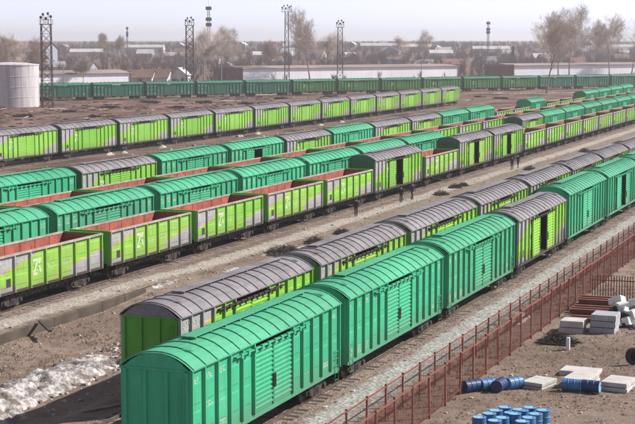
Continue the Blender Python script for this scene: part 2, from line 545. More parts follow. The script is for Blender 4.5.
def marks(mb, x, y0, y1, z0, z1, rnd, lines=2, cw=0.13):
    """worn stencilled lettering: broken strokes too faded to read"""
    hgt = (z1 - z0) / lines
    for r in range(lines):
        y = y0
        zc = z1 - hgt * (r + 1)
        h = hgt * 0.72
        while y < y1 - cw:
            w = cw * rnd.uniform(.6, .95)
            t = 0.03
            for seg in rnd.sample(range(5), 3):
                if seg == 0: mb.box(x, x + .004, y, y + t, zc, zc + h)
                elif seg == 1: mb.box(x, x + .004, y + w - t, y + w, zc, zc + h)
                elif seg == 2: mb.box(x, x + .0045, y + t, y + w - t, zc + h - t, zc + h)
                elif seg == 3: mb.box(x, x + .0045, y + t, y + w - t, zc, zc + t)
                else: mb.box(x, x + .0045, y + t, y + w - t, zc + h / 2 - t / 2, zc + h / 2 + t / 2)
            y += cw + (cw if rnd.random() < .15 else 0.02)

def emblem(mb, x, y, z, s):
    """white slanted double-stroke mark"""
    def quad(a):
        n = len(a)
        vs = [(x, y + p * s, z + q * s) for p, q in a] + [(x + .004, y + p * s, z + q * s) for p, q in a]
        mb.add(vs, [tuple(range(n))[::-1], tuple(range(n, 2 * n))] + [(i, (i + 1) % n, n + (i + 1) % n, n + i) for i in range(n)])
    quad([(0.05, 0.95), (0.62, 0.95), (0.62, 0.80), (0.05, 0.80)])
    quad([(0.45, 0.79), (0.62, 0.79), (0.22, 0.16), (0.05, 0.16)])
    quad([(0.05, 0.15), (0.50, 0.15), (0.50, 0.0), (0.05, 0.0)])
    quad([(0.70, 0.95), (0.98, 0.95), (0.80, 0.62), (0.62, 0.62)])
    quad([(0.62, 0.50), (0.80, 0.50), (0.98, 0.12), (0.80, 0.12)])

def bogie_tpl():
    if 'bogie' in TPL: return TPL['bogie']
    frames, wheels = [], []
    for s in (-1, 1):
        m = MB()
        poly = [(-1.2, .36), (-1.2, .60), (-.75, .70), (-.45, .86), (.45, .86), (.75, .70), (1.2, .60), (1.2, .36), (.85, .36), (.5, .22), (-.5, .22), (-.85, .36)]
        x = s * 1.02
        m.prism_x(poly, x - .09, x + .09)
        for q in (-.92, .92):
            m.lathe([(.13, 0), (.15, .03), (.13, .12), (.05, .14)], 10, 0, 'x', (x + s * .07 if s > 0 else x - .21, q, .475))
        for q in (-.22, 0, .22):
            m.tube((x + s * .06, q, .25), (x + s * .06, q, .62), .075, None, 8)
        frames.append(m.mesh('side_frame', 'running_gear'))
    bol = MB(); bol.box(-1.15, 1.15, -.2, .2, .55, .92); bol.lathe([(.28, .92), (.28, 1.02)], 12)
    for q in (-.925, .925):
        for s in (-1, 1):
            m = MB()
            x = s * .76
            prof = [(.10, -.06), (.44, -.05), (.475, -.03), (.475, .05), (.40, .06), (.36, .02), (.12, .02), (.10, .07)]
            m.lathe([(r, h * s) for r, h in prof], 18, 0, 'x', (x, q, .475))
            wheels.append(m.mesh('wheel', 'wheel_steel'))
        a = MB(); a.tube((-.9, q, .475), (.9, q, .475), .085, None, 8)
        wheels.append(a.mesh('axle', 'running_gear'))
    TPL['bogie'] = (bol.mesh('bogie', 'running_gear'), frames, wheels)
    return TPL['bogie']

def under_tpl(L, wagon):
    key = ('under', round(L, 1), wagon)
    if key in TPL: return TPL[key]
    Lb = L - 1.15
    m = MB()
    m.box(-.28, .28, -Lb / 2 + .05, Lb / 2 - .05, .78, 1.08)
    zt = (ZB if wagon == 'box' else GZB) - .01
    for s in (-1, 1):
        m.box(s * 1.26 - .07, s * 1.26 + .07, -Lb / 2 + .06, Lb / 2 - .06, zt - .22, zt)
    for i in range(-3, 4):
        y = i * Lb / 7.4
        m.box(-1.35, 1.35, y - .08, y + .08, .85, zt)
    m.lathe([(.05, -.4), (.24, -.38), (.24, .3), (.1, .38)], 12, 0, 'y', (.75, 1.2, .72))       # brake cylinder
    m.lathe([(.05, -.6), (.2, -.55), (.2, .55), (.05, .6)], 12, 0, 'y', (.8, -1.3, .72))        # air tank
    m.tube((.95, -3.2, .62), (.95, 3.2, .62), .03, None, 6)
    m.tube((-.95, -3.4, .66), (-.95, 3.4, .66), .03, None, 6)
    if wagon == 'gon':
        for i in range(13):
            y = (i - 6) * .72
            for s in (-1, 1):
                m.add([(s * 1.46, y - .27, zt), (s * 1.46, y + .27, zt), (s * 1.05, y + .27, .72), (s * 1.05, y - .27, .72),
                       (s * 1.40, y - .27, zt), (s * 1.40, y + .27, zt), (s * .99, y + .27, .74), (s * .99, y - .27, .74)],
                      [(0, 1, 2, 3), (4, 7, 6, 5), (0, 3, 7, 4), (1, 5, 6, 2), (3, 2, 6, 7)])
                m.tube((s * 1.3, y, .68), (s * 1.3, y, 1.0), .035, None, 5)
    res = [('underframe', m.mesh('underframe', 'running_gear'), [])]
    for s in (-1, 1):
        c = MB()
        c.box(-.14, .14, *sorted((s * (Lb / 2 - .3), s * (L / 2 - .12))), .74, .98)
        c.box(-.24, .24, *sorted((s * (L / 2 - .25), s * (L / 2 - .02))), .68, 1.06)
        c.tube((.3, s * (Lb / 2), .8), (.35, s * (L / 2 - .05), .45), .035, None, 6)
        res.append(('coupler', c.mesh('coupler', 'running_gear'), []))
    TPL[key] = res
    return res

def boxcar_tpl(L, skin, roofmat, fine, door, ze, gable=None):
    """list of (name, mesh, [(child name, mesh)]) in wagon coordinates, rail top at z = 0"""
    key = ('box', round(L, 1), skin, roofmat, fine, door, ze, gable)
    if key in TPL: return TPL[key]
    rnd = random.Random(int(L * 10) + len(skin))
    Lb = L - 1.15
    hb = Lb / 2
    X = 1.40
    rise = .60
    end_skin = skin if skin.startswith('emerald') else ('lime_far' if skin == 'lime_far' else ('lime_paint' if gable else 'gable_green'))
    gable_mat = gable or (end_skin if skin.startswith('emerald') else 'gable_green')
    parts = []
    dhw = 2.1
    # ---- camera-side and far-side walls
    nb = 5
    bay = (hb - dhw) / nb
    posts = [(-hb + i * bay) for i in range(nb + 1)] + [(dhw + i * bay) for i in range(nb + 1)]
    posts[0] += .07; posts[-1] -= .07
    for s in (-1, 1):
        if fine and s == 1:
            for i in range(nb):
                for base in (-hb, dhw):
                    m = MB()
                    y0, y1 = base + i * bay + .002, base + (i + 1) * bay - .002
                    m.box(X - .05, X, y0, y1, ZB, ze - .05)
                    # two shallow pressings
                    ym, wd = (y0 + y1) / 2, (y1 - y0)
                    for zc in (ZB + .95, ZB + 2.05):
                        m.add([(X, ym - wd * .34, zc - .42), (X, ym + wd * .34, zc - .42), (X, ym + wd * .34, zc + .42), (X, ym - wd * .34, zc + .42),
                               (X + .018, ym - wd * .24, zc - .36), (X + .018, ym + wd * .24, zc - .36), (X + .018, ym + wd * .24, zc + .36), (X + .018, ym - wd * .24, zc + .36)],
                              [(4, 5, 6, 7), (0, 1, 5, 4), (1, 2, 6, 5), (2, 3, 7, 6), (3, 0, 4, 7)])
                    parts.append(('side_panel', m.mesh('side_panel', skin), []))
            for y in posts:
                m = MB(); m.hat(X, 1, y, .11, .13, ZB, ze - .03)
                parts.append(('side_post', m.mesh('side_post', skin), []))
        else:
            x0, x1 = sorted((s * (X - .05), s * X))
            for a, b in ((-hb, -dhw), (dhw, hb)):
                m = MB()
                m.box(x0, x1, a, b, ZB, ze - .05)
                for y in posts:
                    if a - .1 < y < b + .1:
                        m.hat(s * X, s, y, .11, .13, ZB, ze - .03)
                parts.append(('side_wall', m.mesh('side_wall', skin), []))
        m = MB()                      # sill and cantrail
        x0, x1 = sorted((s * (X - .04), s * (X + .05)))
        m.box(x0, x1, -hb + .01, hb - .01, ZB - .20, ZB - .002)
        parts.append(('side_sill', m.mesh('side_sill', skin if skin.startswith('emerald') else 'running_gear'), []))
        m = MB()
        x0, x1 = sorted((s * (X - .04), s * (X + .145)))
        m.box(x0, x1, -hb + .01, hb - .01, ze - .045, ze + .02)
        parts.append(('cantrail', m.mesh('cantrail', skin if skin.startswith('emerald') else roofmat), []))
    # ---- doors: two corrugated leaves hung on a rail
    def leaf(y0, y1, x):
        m = MB()
        m.box(x - .03, x, y0, y1, ZB + .02, ze - .34)
        z = ZB + .12
        while z < ze - .5:
            m.prism([(x, z), (x + .045, z + .03), (x + .045, z + .10), (x, z + .13)], y0 + .06, y1 - .06)
            z += .2
        for y in (y0 + .03, y1 - .03):
            m.box(x, x + .055, y - .03, y + .03, ZB + .02, ze - .34)
        return m
    for s in (-1, 1):
        xx = X + .02
        spans = [(-dhw + .02, -.015), (.015, dhw - .02)]
        if door == 'open' and s == 1:
            spans = [(-dhw + .02 - 1.5, -1.5 - .015 + 0.2), (1.05, dhw + .9)]
        for a, b in spans:
            m = leaf(a, b, xx + (.09 if (door == 'open' and s == 1) else 0))
            if s < 0:
                m.v = [(-x, y, z) for x, y, z in m.v]; m.f = [f[::-1] for f in m.f]
            hb_ = MB(); yy = (a if b > 0.5 else b - .12)
            hx = s * (xx + .075 + (.09 if door == 'open' and s == 1 else 0))
            hb_.box(*sorted((hx, hx + s * .05)), yy + .02, yy + .08, ZB + .75, ZB + 1.35)
            parts.append(('door', m.mesh('door', skin),
                          [('handle', hb_.mesh('handle', 'running_gear'))] if (fine and s == 1) else []))
        m = MB()
        x0, x1 = sorted((s * (X + .03), s * (X + .16)))
        m.box(x0, x1, -dhw - 1.9, dhw + 1.9, ze - .30, ze - .24)
        for i in range(11):
            y = -dhw - 1.4 + i * (2 * dhw + 2.8) / 10
            m.box(*sorted((s * (X + .10), s * (X + .19))), y - .10, y + .10, ze - .38, ze - .19)
        parts.append(('door_rail', m.mesh('door_rail', skin if skin.startswith('emerald') else 'running_gear'), []))
    if fine:
        for y in (-hb + .45, hb - .45):
            e = MB()
            for q in (-.22, .22): e.tube((X + .08, y + q, ZB - .62), (X + .08, y + q, ZB + .9), .016, None, 5)
            for q in range(5): e.tube((X + .08, y - .22, ZB - .55 + q * .34), (X + .08, y + .22, ZB - .55 + q * .34), .014, None, 5)
            parts.append(('side_ladder', e.mesh('side_ladder', skin if skin.startswith('emerald') else 'running_gear'), []))
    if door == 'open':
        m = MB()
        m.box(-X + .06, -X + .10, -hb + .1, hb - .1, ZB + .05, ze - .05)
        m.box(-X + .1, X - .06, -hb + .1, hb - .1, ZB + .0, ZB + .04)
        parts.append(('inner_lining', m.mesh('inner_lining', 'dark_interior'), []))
    else:
        m = MB(); m.box(-X + .06, X - .06, -hb + .1, hb - .1, ZB, ZB + .04)
        parts.append(('floor', m.mesh('floor', 'running_gear'), []))
    # ---- ends
    ap = arch(8, X, ze, rise)
    for s in (-1, 1):
        m = MB()
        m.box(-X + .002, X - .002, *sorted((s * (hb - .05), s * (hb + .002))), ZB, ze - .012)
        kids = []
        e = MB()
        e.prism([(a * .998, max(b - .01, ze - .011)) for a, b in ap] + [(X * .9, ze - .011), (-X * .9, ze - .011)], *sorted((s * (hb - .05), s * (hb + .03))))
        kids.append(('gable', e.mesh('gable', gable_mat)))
        for xc in (-1.31, -.46, .46, 1.31):
            e = MB()
            zt = ze - .062
            y0, y1 = sorted((s * (hb - .0), s * (hb + .09)))
            e.box(xc - .07, xc + .07, y0, y1, ZB - .15, zt)
            kids.append(('end_post', e.mesh('end_post', end_skin)))
        e = MB(); y0, y1 = sorted((s * hb, s * (hb + .07)))
        e.box(-1.235, 1.235, y0, y1, ZB - .18, ZB - .01)
        kids.append(('end_beam', e.mesh('end_beam', end_skin)))
        e = MB()
        e.box(-1.235, 1.235, y0, y1 - .01 if s > 0 else y1, ze - .06, ze + .02)
        kids.append(('end_beam', e.mesh('end_beam', end_skin)))
        if s < 0 and fine:
            e = MB()
            for xr in (.95, 1.22):
                e.tube((xr, -hb - .14, ZB - .3), (xr, -hb - .14, ze - .3), .018, None, 6)
            for i in range(9):
                e.tube((.95, -hb - .14, ZB + .05 + i * .33), (1.22, -hb - .14, ZB + .05 + i * .33), .014, None, 6)
            kids.append(('ladder', e.mesh('ladder', end_skin)))
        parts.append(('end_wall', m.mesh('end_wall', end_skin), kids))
    # ---- roof with ribs and raised walkway
    ap = arch(10, 1.56, ze + .02, rise)
    lo = [(a, b - .035) for a, b in ap[::-1]]
    m = MB(); m.prism(ap + lo, -hb - .04, hb + .04)
    kids = []
    nr = 15 if fine else 12
    for i in range(nr + 1):
        y = -hb + .10 + (2 * hb - .2) * i / nr
        r = MB()
        h = .05
        r.prism([(a * 1.004, b) for a, b in ap] + [(a * 1.0, b + h) for a, b in ap[::-1]], y - .035, y + .035)
        if fine:
            kids.append(('roof_rib', r.mesh('roof_rib', roofmat)))
        else:
            m.add(r.v, r.f)
    w = MB()
    zt = ze + .02 + rise
    for xc in (-.16, .16):
        w.box(xc - .14, xc + .14, -hb * .66, hb * .80, zt + .09, zt + .12)
    n = 9
    for i in range(n):
        y = -hb * .64 + i * (hb * 1.42) / (n - 1)
        w.box(-.30, .30, y - .03, y + .03, zt + .0, zt + .09)
    kids.append(('roof_walkway', w.mesh('roof_walkway', roofmat)))
    if fine:
        for y in (-hb * .84, hb * .9):
            hch = MB(); hch.lathe([(.26, 0), (.26, .07), (.2, .10)], 14, 0, 'z', (.68, y, zt - .13))
            kids.append(('roof_hatch', hch.mesh('roof_hatch', roofmat)))
    parts.append(('roof', m.mesh('roof', roofmat), kids))
    # ---- lettering
    mk = MB()
    if skin.startswith('emerald'):
        for i in range(3):
            y0 = -hb + i * bay + .2
            marks(mk, X + .002, y0, y0 + bay - .4, ze - .85, ze - .30, rnd, 2, .20)
            marks(mk, X + .002, y0, y0 + bay - .4, ZB + .12, ZB + .62, rnd, 3, .13)
        marks(mk, X + .002, -hb + bay + .2, -hb + 2 * bay - .2, ZB + 1.25, ZB + 1.65, rnd, 1, .24)
        marks(mk, X + .002, dhw + 1.2 * bay, dhw + 2 * bay - .15, ZB + .5, ZB + 1.1, rnd, 4, .12)
        marks(mk, X + .002, hb - bay * 2 + .2, hb - bay - .15, ZB + .3, ZB + .85, rnd, 3, .14)
        marks(mk, X + .002, hb - bay + .2, hb - .25, ze - .75, ze - .35, rnd, 2, .16)
        parts.append(('stencil_marks', mk.mesh('stencil_marks', 'stencil_white'), []))
    else:
        y0 = -hb + 3 * bay + .1
        emblem(mk, X + .022, y0, ZB + 1.2, 1.05)
        marks(mk, X + .022, -hb + .25, -hb + bay * 2 - .3, ze - .65, ze - .2, rnd, 2, .16)
        marks(mk, X + .022, -hb + 4 * bay + .1, -dhw - .2, ZB + 1.2, ZB + 1.75, rnd, 1, .3)
        xd = X + .02 + (.11 if door == 'open' else .05)
        marks(mk, xd + .01, -1.7, -.3 if door != 'open' else -1.5, ZB + 1.3, ZB + 1.8, rnd, 1, .34)
        parts.append(('emblem', mk.mesh('emblem', 'stencil_white'), []))
        pl = MB(); pl.box(X + .0, X + .03, -hb + bay + .25, -hb + bay + .75, ZB + .35, ZB + .85)
        parts.append(('number_plate', pl.mesh('number_plate', 'running_gear'), []))
    TPL[key] = parts
    return parts

def gondola_tpl(L, skin, fine):
    key = ('gon', round(L, 1), skin, fine)
    if key in TPL: return TPL[key]
    rnd = random.Random(7)
    Lb = L - 1.12
    hb = Lb / 2
    X = 1.50
    end_skin = 'lime_paint' if skin.startswith('lime') else skin
    parts = []
    nb = 7
    bay = Lb / nb
    for s in (-1, 1):
        def panel(m, a, b):
            xi, xo = s * (X - .045), s * X
            m.box(*sorted((xi, (xi + xo) / 2)), a, b, GZB, GZE - .08, 1)
            m.box(*sorted(((xi + xo) / 2 + s * .001, xo)), a, b, GZB, GZE - .08, 0)
            if s == 1 and fine:
                for zc in (GZB + .6, GZB + 1.55):
                    ym, wd = (a + b) / 2, b - a
                    m.add([(X, ym - wd * .36, zc - .34), (X, ym + wd * .36, zc - .34), (X, ym + wd * .36, zc + .34), (X, ym - wd * .36, zc + .34),
                           (X + .02, ym - wd * .30, zc - .28), (X + .02, ym + wd * .30, zc - .28), (X + .02, ym + wd * .30, zc + .28), (X + .02, ym - wd * .30, zc + .28)],
                          [(4, 5, 6, 7), (0, 1, 5, 4), (1, 2, 6, 5), (2, 3, 7, 6), (3, 0, 4, 7)])
        ys = [-hb + .08] + [-hb + i * bay for i in range(1, nb)] + [hb - .08]
        if fine and s == 1:
            for i in range(nb):
                m = MB(); panel(m, -hb + i * bay + .002, -hb + (i + 1) * bay - .002)
                parts.append(('side_panel', m.mesh('side_panel', [skin, 'red_oxide']), []))
            for y in ys:
                m = MB(); m.hat(X, 1, y, .12, .14, GZB - .12, GZE - .06)
                parts.append(('side_post', m.mesh('side_post', skin), []))
        else:
            m = MB(); panel(m, -hb, hb)
            for y in ys: m.hat(s * X, s, y, .12, .14, GZB - .12, GZE - .06)
            parts.append(('side_wall', m.mesh('side_wall', [skin, 'red_oxide']), []))
        m = MB()
        m.box(*sorted((s * (X - .08), s * (X + .15))), -hb, hb, GZE - .078, GZE + .03)
        parts.append(('top_rail', m.mesh('top_rail', 'gondola_rim'), []))
        m = MB()
        m.box(*sorted((s * (X - .03), s * (X + .07))), -hb + .01, hb - .01, GZB - .16, GZB - .003)
        parts.append(('side_sill', m.mesh('side_sill', 'running_gear'), []))
        # inner stiffening ribs
        m = MB()
        for i in range(1, nb):
            m.hat(s * (X - .045), -s, -hb + i * bay, .12, .03, GZB + .02, GZE - .1)
        parts.append(('inner_ribs', m.mesh('inner_ribs', 'red_oxide'), []))
    for s in (-1, 1):
        m = MB()
        yo = s * hb
        m.box(-X + .05, X - .05, *sorted((yo - s * .05, yo - s * .025)), GZB, GZE, 1)
        m.box(-X + .05, X - .05, *sorted((yo - s * .024, yo)), GZB, GZE, 0)
        kids = []
        for xc in (-1.40, -.5, .5, 1.40):
            e = MB(); e.box(xc - .07, xc + .07, *sorted((yo, yo + s * .09)), GZB - .12, GZE - .05)
            kids.append(('end_post', e.mesh('end_post', end_skin)))
        e = MB(); e.box(-X + .0, X - .0, *sorted((yo - s * .06, yo + s * .10)), GZE - .045, GZE + .05)
        kids.append(('end_beam', e.mesh('end_beam', end_skin)))
        for zc in (GZB + .75, GZB + 1.5):
            e = MB()
            e.box(-1.33, 1.33, *sorted((yo, yo + s * .06)), zc - .06, zc + .06)
            kids.append(('end_beam', e.mesh('end_beam', end_skin)))
        parts.append(('end_wall', m.mesh('end_wall', [end_skin, 'red_oxide']), kids))
    m = MB(); m.box(-X + .05, X - .05, -hb + .05, hb - .05, GZB - .02, GZB + .05)
    parts.append(('floor', m.mesh('floor', 'rust_floor'), []))
    mk = MB()
    if skin.startswith('lime'):
        emblem(mk, X + .023, -hb + 2 * bay + .3, GZB + .6, 1.1)
        marks(mk, X + .023, -hb + 3 * bay + .15, -hb + 4 * bay - .1, GZB + .75, GZB + 1.25, rnd, 1, .30)
        marks(mk, X + .023, -hb + 4 * bay + .1, -hb + 5 * bay - .15, GZB + .78, GZB + 1.28, rnd, 1, .30)
        marks(mk, X + .023, -hb + .3, -hb + bay - .2, GZE - .75, GZE - .3, rnd, 2, .15)
        marks(mk, X + .023, -hb + bay + .3, -hb + 2 * bay - .3, GZE - .6, GZE - .25, rnd, 2, .13)
        pl = MB(); pl.box(X, X + .035, -hb + .95, -hb + 1.45, GZB + .3, GZB + .8)
        parts.append(('number_plate', pl.mesh('number_plate', 'running_gear'), []))
    else:
        marks(mk, X + .023, -hb + .3, -hb + bay - .2, GZE - .8, GZE - .3, rnd, 2, .16)
    parts.append(('emblem', mk.mesh('emblem', 'stencil_white'), []))
    TPL[key] = parts
    return parts

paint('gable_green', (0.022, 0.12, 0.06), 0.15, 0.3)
plain('gondola_rim', (0.33, 0.31, 0.27), 0.3, 1.5, 0.6, dirt=(0.2, 0.1, 0.07), dirt_amt=0.6)

def wagon(kind, L, pos, rotz, label, group, fine=False, door='shut', variant=0, ze=ZE, gear=2, gable=None):
    if kind == 'G':
        nm, cat = 'gondola_wagon', 'gondola wagon'
        parts = gondola_tpl(L, 'lime_livery_gondola' + ('', '_faded', '_deep')[variant % 3], fine)
    else:
        nm, cat = 'boxcar', 'boxcar'
        if kind == 'E':
            skin, roof = ('emerald_paint', 'emerald_paint_fresh', 'emerald_paint_worn')[variant % 3], 'emerald_roof'
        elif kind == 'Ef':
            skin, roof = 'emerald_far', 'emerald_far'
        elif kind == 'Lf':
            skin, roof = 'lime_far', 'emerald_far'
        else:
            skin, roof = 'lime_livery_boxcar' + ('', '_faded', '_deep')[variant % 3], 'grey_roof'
        parts = boxcar_tpl(L, skin, roof, fine, door, ze, gable)
    t = thing(nm, label, cat, (pos[0], pos[1], RZ), rotz, group)
    for n, me, kids in parts + under_tpl(L, 'gon' if kind == 'G' else 'box'):
        p = link(n, me, t)
        if n in ('emblem', 'stencil_marks', 'inner_ribs'): p['kind'] = 'stuff'
        for n2, me2 in kids:
            link(n2, me2, p)
    if gear:
        bol, frames, wheels = bogie_tpl()
        for s in (-1, 1):
            b = link('bogie', bol, t, (0, s * (L / 2 - 2.75), 0))
            for f in frames: link('side_frame', f, b)
            for w in wheels: link(w.name.split('.')[0], w, b)
    return t

ORD = ['first', 'second', 'third', 'fourth', 'fifth', 'sixth', 'seventh', 'eighth', 'ninth', 'tenth', 'eleventh', 'twelfth', 'thirteenth',
       'fourteenth', 'fifteenth', 'sixteenth', 'seventeenth', 'eighteenth', 'nineteenth', 'twentieth', 'twenty-first', 'twenty-second', 'twenty-third', 'twenty-fourth', 'twenty-fifth', 'twenty-sixth', 'twenty-seventh', 'twenty-eighth']
DESC = {'E': 'emerald green boxcar', 'L': 'lime boxcar with grey roof', 'G': 'open lime gondola with red inside',
        'Ef': 'dark emerald boxcar', 'Lf': 'dark green boxcar'}
SHORT = {'T1': 'row by the red fence', 'T2': 'second row from the fence', 'T3': 'row along the sandy path',
         'T4': 'row behind sandy path row', 'T5': 'row hidden behind emerald roofs', 'T6': 'row before brown open ground',
         'T7': 'lime row past brown ground', 'T8': 'farthest row by the warehouses'}
GROUP = {q: 'wagons of ' + SHORT[q] for q in SHORT}

def consist(key, cars, fine):
    fx = TRACKS[key]
    for i, c in enumerate(cars):
        y0, y1, kind = c[:3]
        opt = c[3] if len(c) > 3 else {}
        L = round(y1 - y0, 1)
        a = Vector((fx(y0 + 2.5), y0 + 2.5)); b = Vector((fx(y1 - 2.5), y1 - 2.5))
        mid = (a + b) / 2
        rot = -math.atan2(b.x - a.x, b.y - a.y)
        extra = (' and open door' if kind == 'L' else ' with open door') if opt.get('door') == 'open' else ''
        lab = f"{DESC[kind]}{extra}, {ORD[i]} from left, {SHORT[key]}"
        f = opt.pop('fine', fine)
        wagon(kind, L, mid, rot, lab, GROUP[key], f, **opt)

def seq(bounds, kinds):
    out = []
    for i, kd in enumerate(kinds):
        o = {}
        if kd.endswith('o'): o['door'] = 'open'; kd = kd[:-1]
        o['variant'] = int(bounds[i] * 7.3) % 3
        out.append((bounds[i], bounds[i + 1], kd, o))
    return out

T1 = seq([50.0, 67.2, 84.2, 101.3, 117.9, 134.6, 151.6, 168.6], ['E', 'E', 'E', 'Lo', 'E', 'Eo', 'E'])
for i, c in enumerate(T1):
    c[3]['ze'] = 4.16 if i < 4 else 4.45
    c[3]['variant'] = (1, 1, 0, 0, 1, 1, 0)[i]
consist('T1', T1, True)
b2 = [59.6, 77.0, 93.4, 110.7, 127.1, 144.5, 160.5, 176.4, 193.0, 209.6]
T2 = seq(b2, ['L'] * 9)
for c in T2: c[3]['ze'] = 4.18; c[3]['gable'] = 'grey_roof'
consist('T2', T2, True)
T3 = seq([77.1, 91.0, 104.7, 118.6, 132.8, 147.0], ['G'] * 5) + seq([147.0, 164.2], ['Lo']) + seq([164.2, 178.6], ['G']) + seq([178.6, 195.2, 212.1], ['Lo', 'Lo'])
y = 212.1
while y < 330:
    T3 += seq([y, y + 13.9], ['G']); y += 13.9
consist('T3', T3, True)
T4 = seq([76.0, 92.6, 108.6, 124.9, 141.4, 157.6, 174.0, 190.2], ['E'] * 7) + seq([190.2, 204.1, 218.0, 231.9], ['G'] * 3) + seq([231.9, 247.3], ['L'])
y = 247.3
for i in range(6):
    T4 += seq([y, y + 17.0], ['E']); y += 17.0
for i, c in enumerate(T4): c[3]['variant'] = (0, 2, 0, 1, 0, 2, 0, 0, 0, 0, 0, 1, 0, 2, 0, 1, 0)[i % 17]
consist('T4', T4, False)
T5 = seq([88.4 + 13.92 * i for i in range(24)], ['G'] * 23)
consist('T5', T5, False)
T6 = seq([105.8, 122.8, 139.0, 156.3, 172.9, 189.3, 206.4, 223.8, 240.5, 257.3, 274.9], ['E', 'L', 'E', 'Eo', 'L', 'E', 'L', 'L', 'E', 'E'])
T6 += seq([274.9, 288.8, 302.7], ['G', 'G']) + seq([302.7, 317.0], ['E']) + seq([317.0, 330.9, 344.8, 358.7], ['G'] * 3)
T6 += seq([358.7, 375.7, 392.7, 409.7, 426.7], ['E'] * 4)
consist('T6', T6, False)
T7 = seq([168.6 + 17.05 * i for i in range(14)], ['L'] * 13)
consist('T7', T7, False)

# the farthest row runs at an angle to the others
P8, Q8 = Vector((-224.0, 379.0)), Vector((-94.0, 562.0))
d8 = (Q8 - P8).normalized()
r8 = -math.atan2(d8.x, d8.y)
def lay8():
    t = thing('railway_track', 'track under the farthest dark green row before the warehouses', 'railway track', (P8.x, P8.y, 0), r8, 'tracks of the yard')
    strip('ballast_bed', lambda y: 0, 3.4, -60, 420, 0.05, 'ballast_brown', None, 3.0, 0.25, 8, t, 0.06)
    for s in (-1, 1):
        m = MB(); m.box(s * .76 - .036, s * .76 + .036, -60, 420, .08, RZ); put('rail', m, 'rail_steel', t)
lay8()
k8 = ['Ef'] * 5 + ['Lf'] * 6 + ['Ef'] * 8
s8 = -10.0
for i, kd in enumerate(k8):
    c = P8 + d8 * (s8 + 8.5)
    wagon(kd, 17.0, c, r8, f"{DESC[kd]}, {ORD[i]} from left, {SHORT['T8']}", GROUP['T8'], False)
    s8 += 17.0

# ------------------------------------------------------------------ far buildings
plain('warehouse_white', (0.80, 0.81, 0.86), 0.08, 0.05, 0.8, dirt=(0.6, 0.57, 0.58), dirt_amt=0.4)
plain('warehouse_roof', (0.26, 0.20, 0.175), 0.2, 0.06, 0.85)
plain('brick_brown', (0.22, 0.115, 0.08), 0.2, 0.3, 0.9)
plain('roof_red', (0.21, 0.10, 0.085), 0.2, 0.2, 0.8)
plain('roof_brown', (0.20, 0.125, 0.10), 0.25, 0.2, 0.85)
plain('roof_grey', (0.30, 0.285, 0.30), 0.2, 0.2, 0.8)
plain('roof_pale', (0.50, 0.47, 0.46), 0.15, 0.2, 0.8)
plain('wall_bluegrey', (0.28, 0.30, 0.36), 0.12, 0.2, 0.85)
plain('wall_pale', (0.55, 0.52, 0.50), 0.12, 0.2, 0.85)
plain('wall_wood', (0.20, 0.14, 0.11), 0.2, 0.4, 0.9)
plain('wall_blue', (0.22, 0.30, 0.40), 0.12, 0.2, 0.85)
plain('window_dark', (0.04, 0.045, 0.055), 0.2, 0.5, 0.15)
plain('steel_dark', (0.075, 0.065, 0.065), 0.3, 0.8, 0.7)
plain('steel_red', (0.095, 0.055, 0.05), 0.3, 0.8, 0.7)

def oriented(pa, pb):
    d = pb - pa
    return math.atan2(d.y, d.x), d.length

def warehouse(px0, px1, D0, D1, wall_h, ridge, depth, label):
    a, b = at_depth(px0, D0), at_depth(px1, D1)
    rot, L = oriented(a, b)
    z0 = min(terrain(a.x, a.y), terrain(b.x, b.y)) - .2
    t = thing('warehouse', label, 'warehouse', (a.x, a.y, z0), rot)
    n = max(2, round(L / 6))
    w = L / n
    me = None
    for i in range(n):
        if me is None:
            m = MB(); m.box(.03, w - .03, 0, .25, 0, wall_h); me = m.mesh('wall_panel', 'warehouse_white')
        link('wall_panel', me, t, (i * w, 0, 0))
    m = MB(); m.box(.05, L - .05, .24, depth, 0, wall_h - .02); put('wall', m, 'warehouse_white', t)
    m = MB()
    m.prism_x([(-.6, wall_h - .05), (depth + .6, wall_h - .05), (depth + .6, wall_h + .2), (depth / 2, ridge), (-.6, wall_h + .2)], -.5, L + .5)
    put('roof', m, 'warehouse_roof', t)
    m = MB(); m.box(-.35, -.02, -.4, depth + .3, 0, wall_h + .6); put('gable_wall', m, 'brick_brown', t)
    m = MB(); m.box(L + .02, L + .35, -.4, depth + .3, 0, wall_h + .6); put('gable_wall', m, 'brick_brown', t)
    return t
warehouse(36, 131, 562, 588, 5.0, 6.3, 16, 'long white warehouse with brown roof behind the left end of farthest row')
warehouse(243, 458, 652, 726, 5.5, 6.6, 22, 'longest white warehouse with brown roof, between masts and tall bare trees')
warehouse(513, 660, 690, 742, 6.2, 7.2, 20, 'white warehouse with brown roof behind tall bare trees at right')

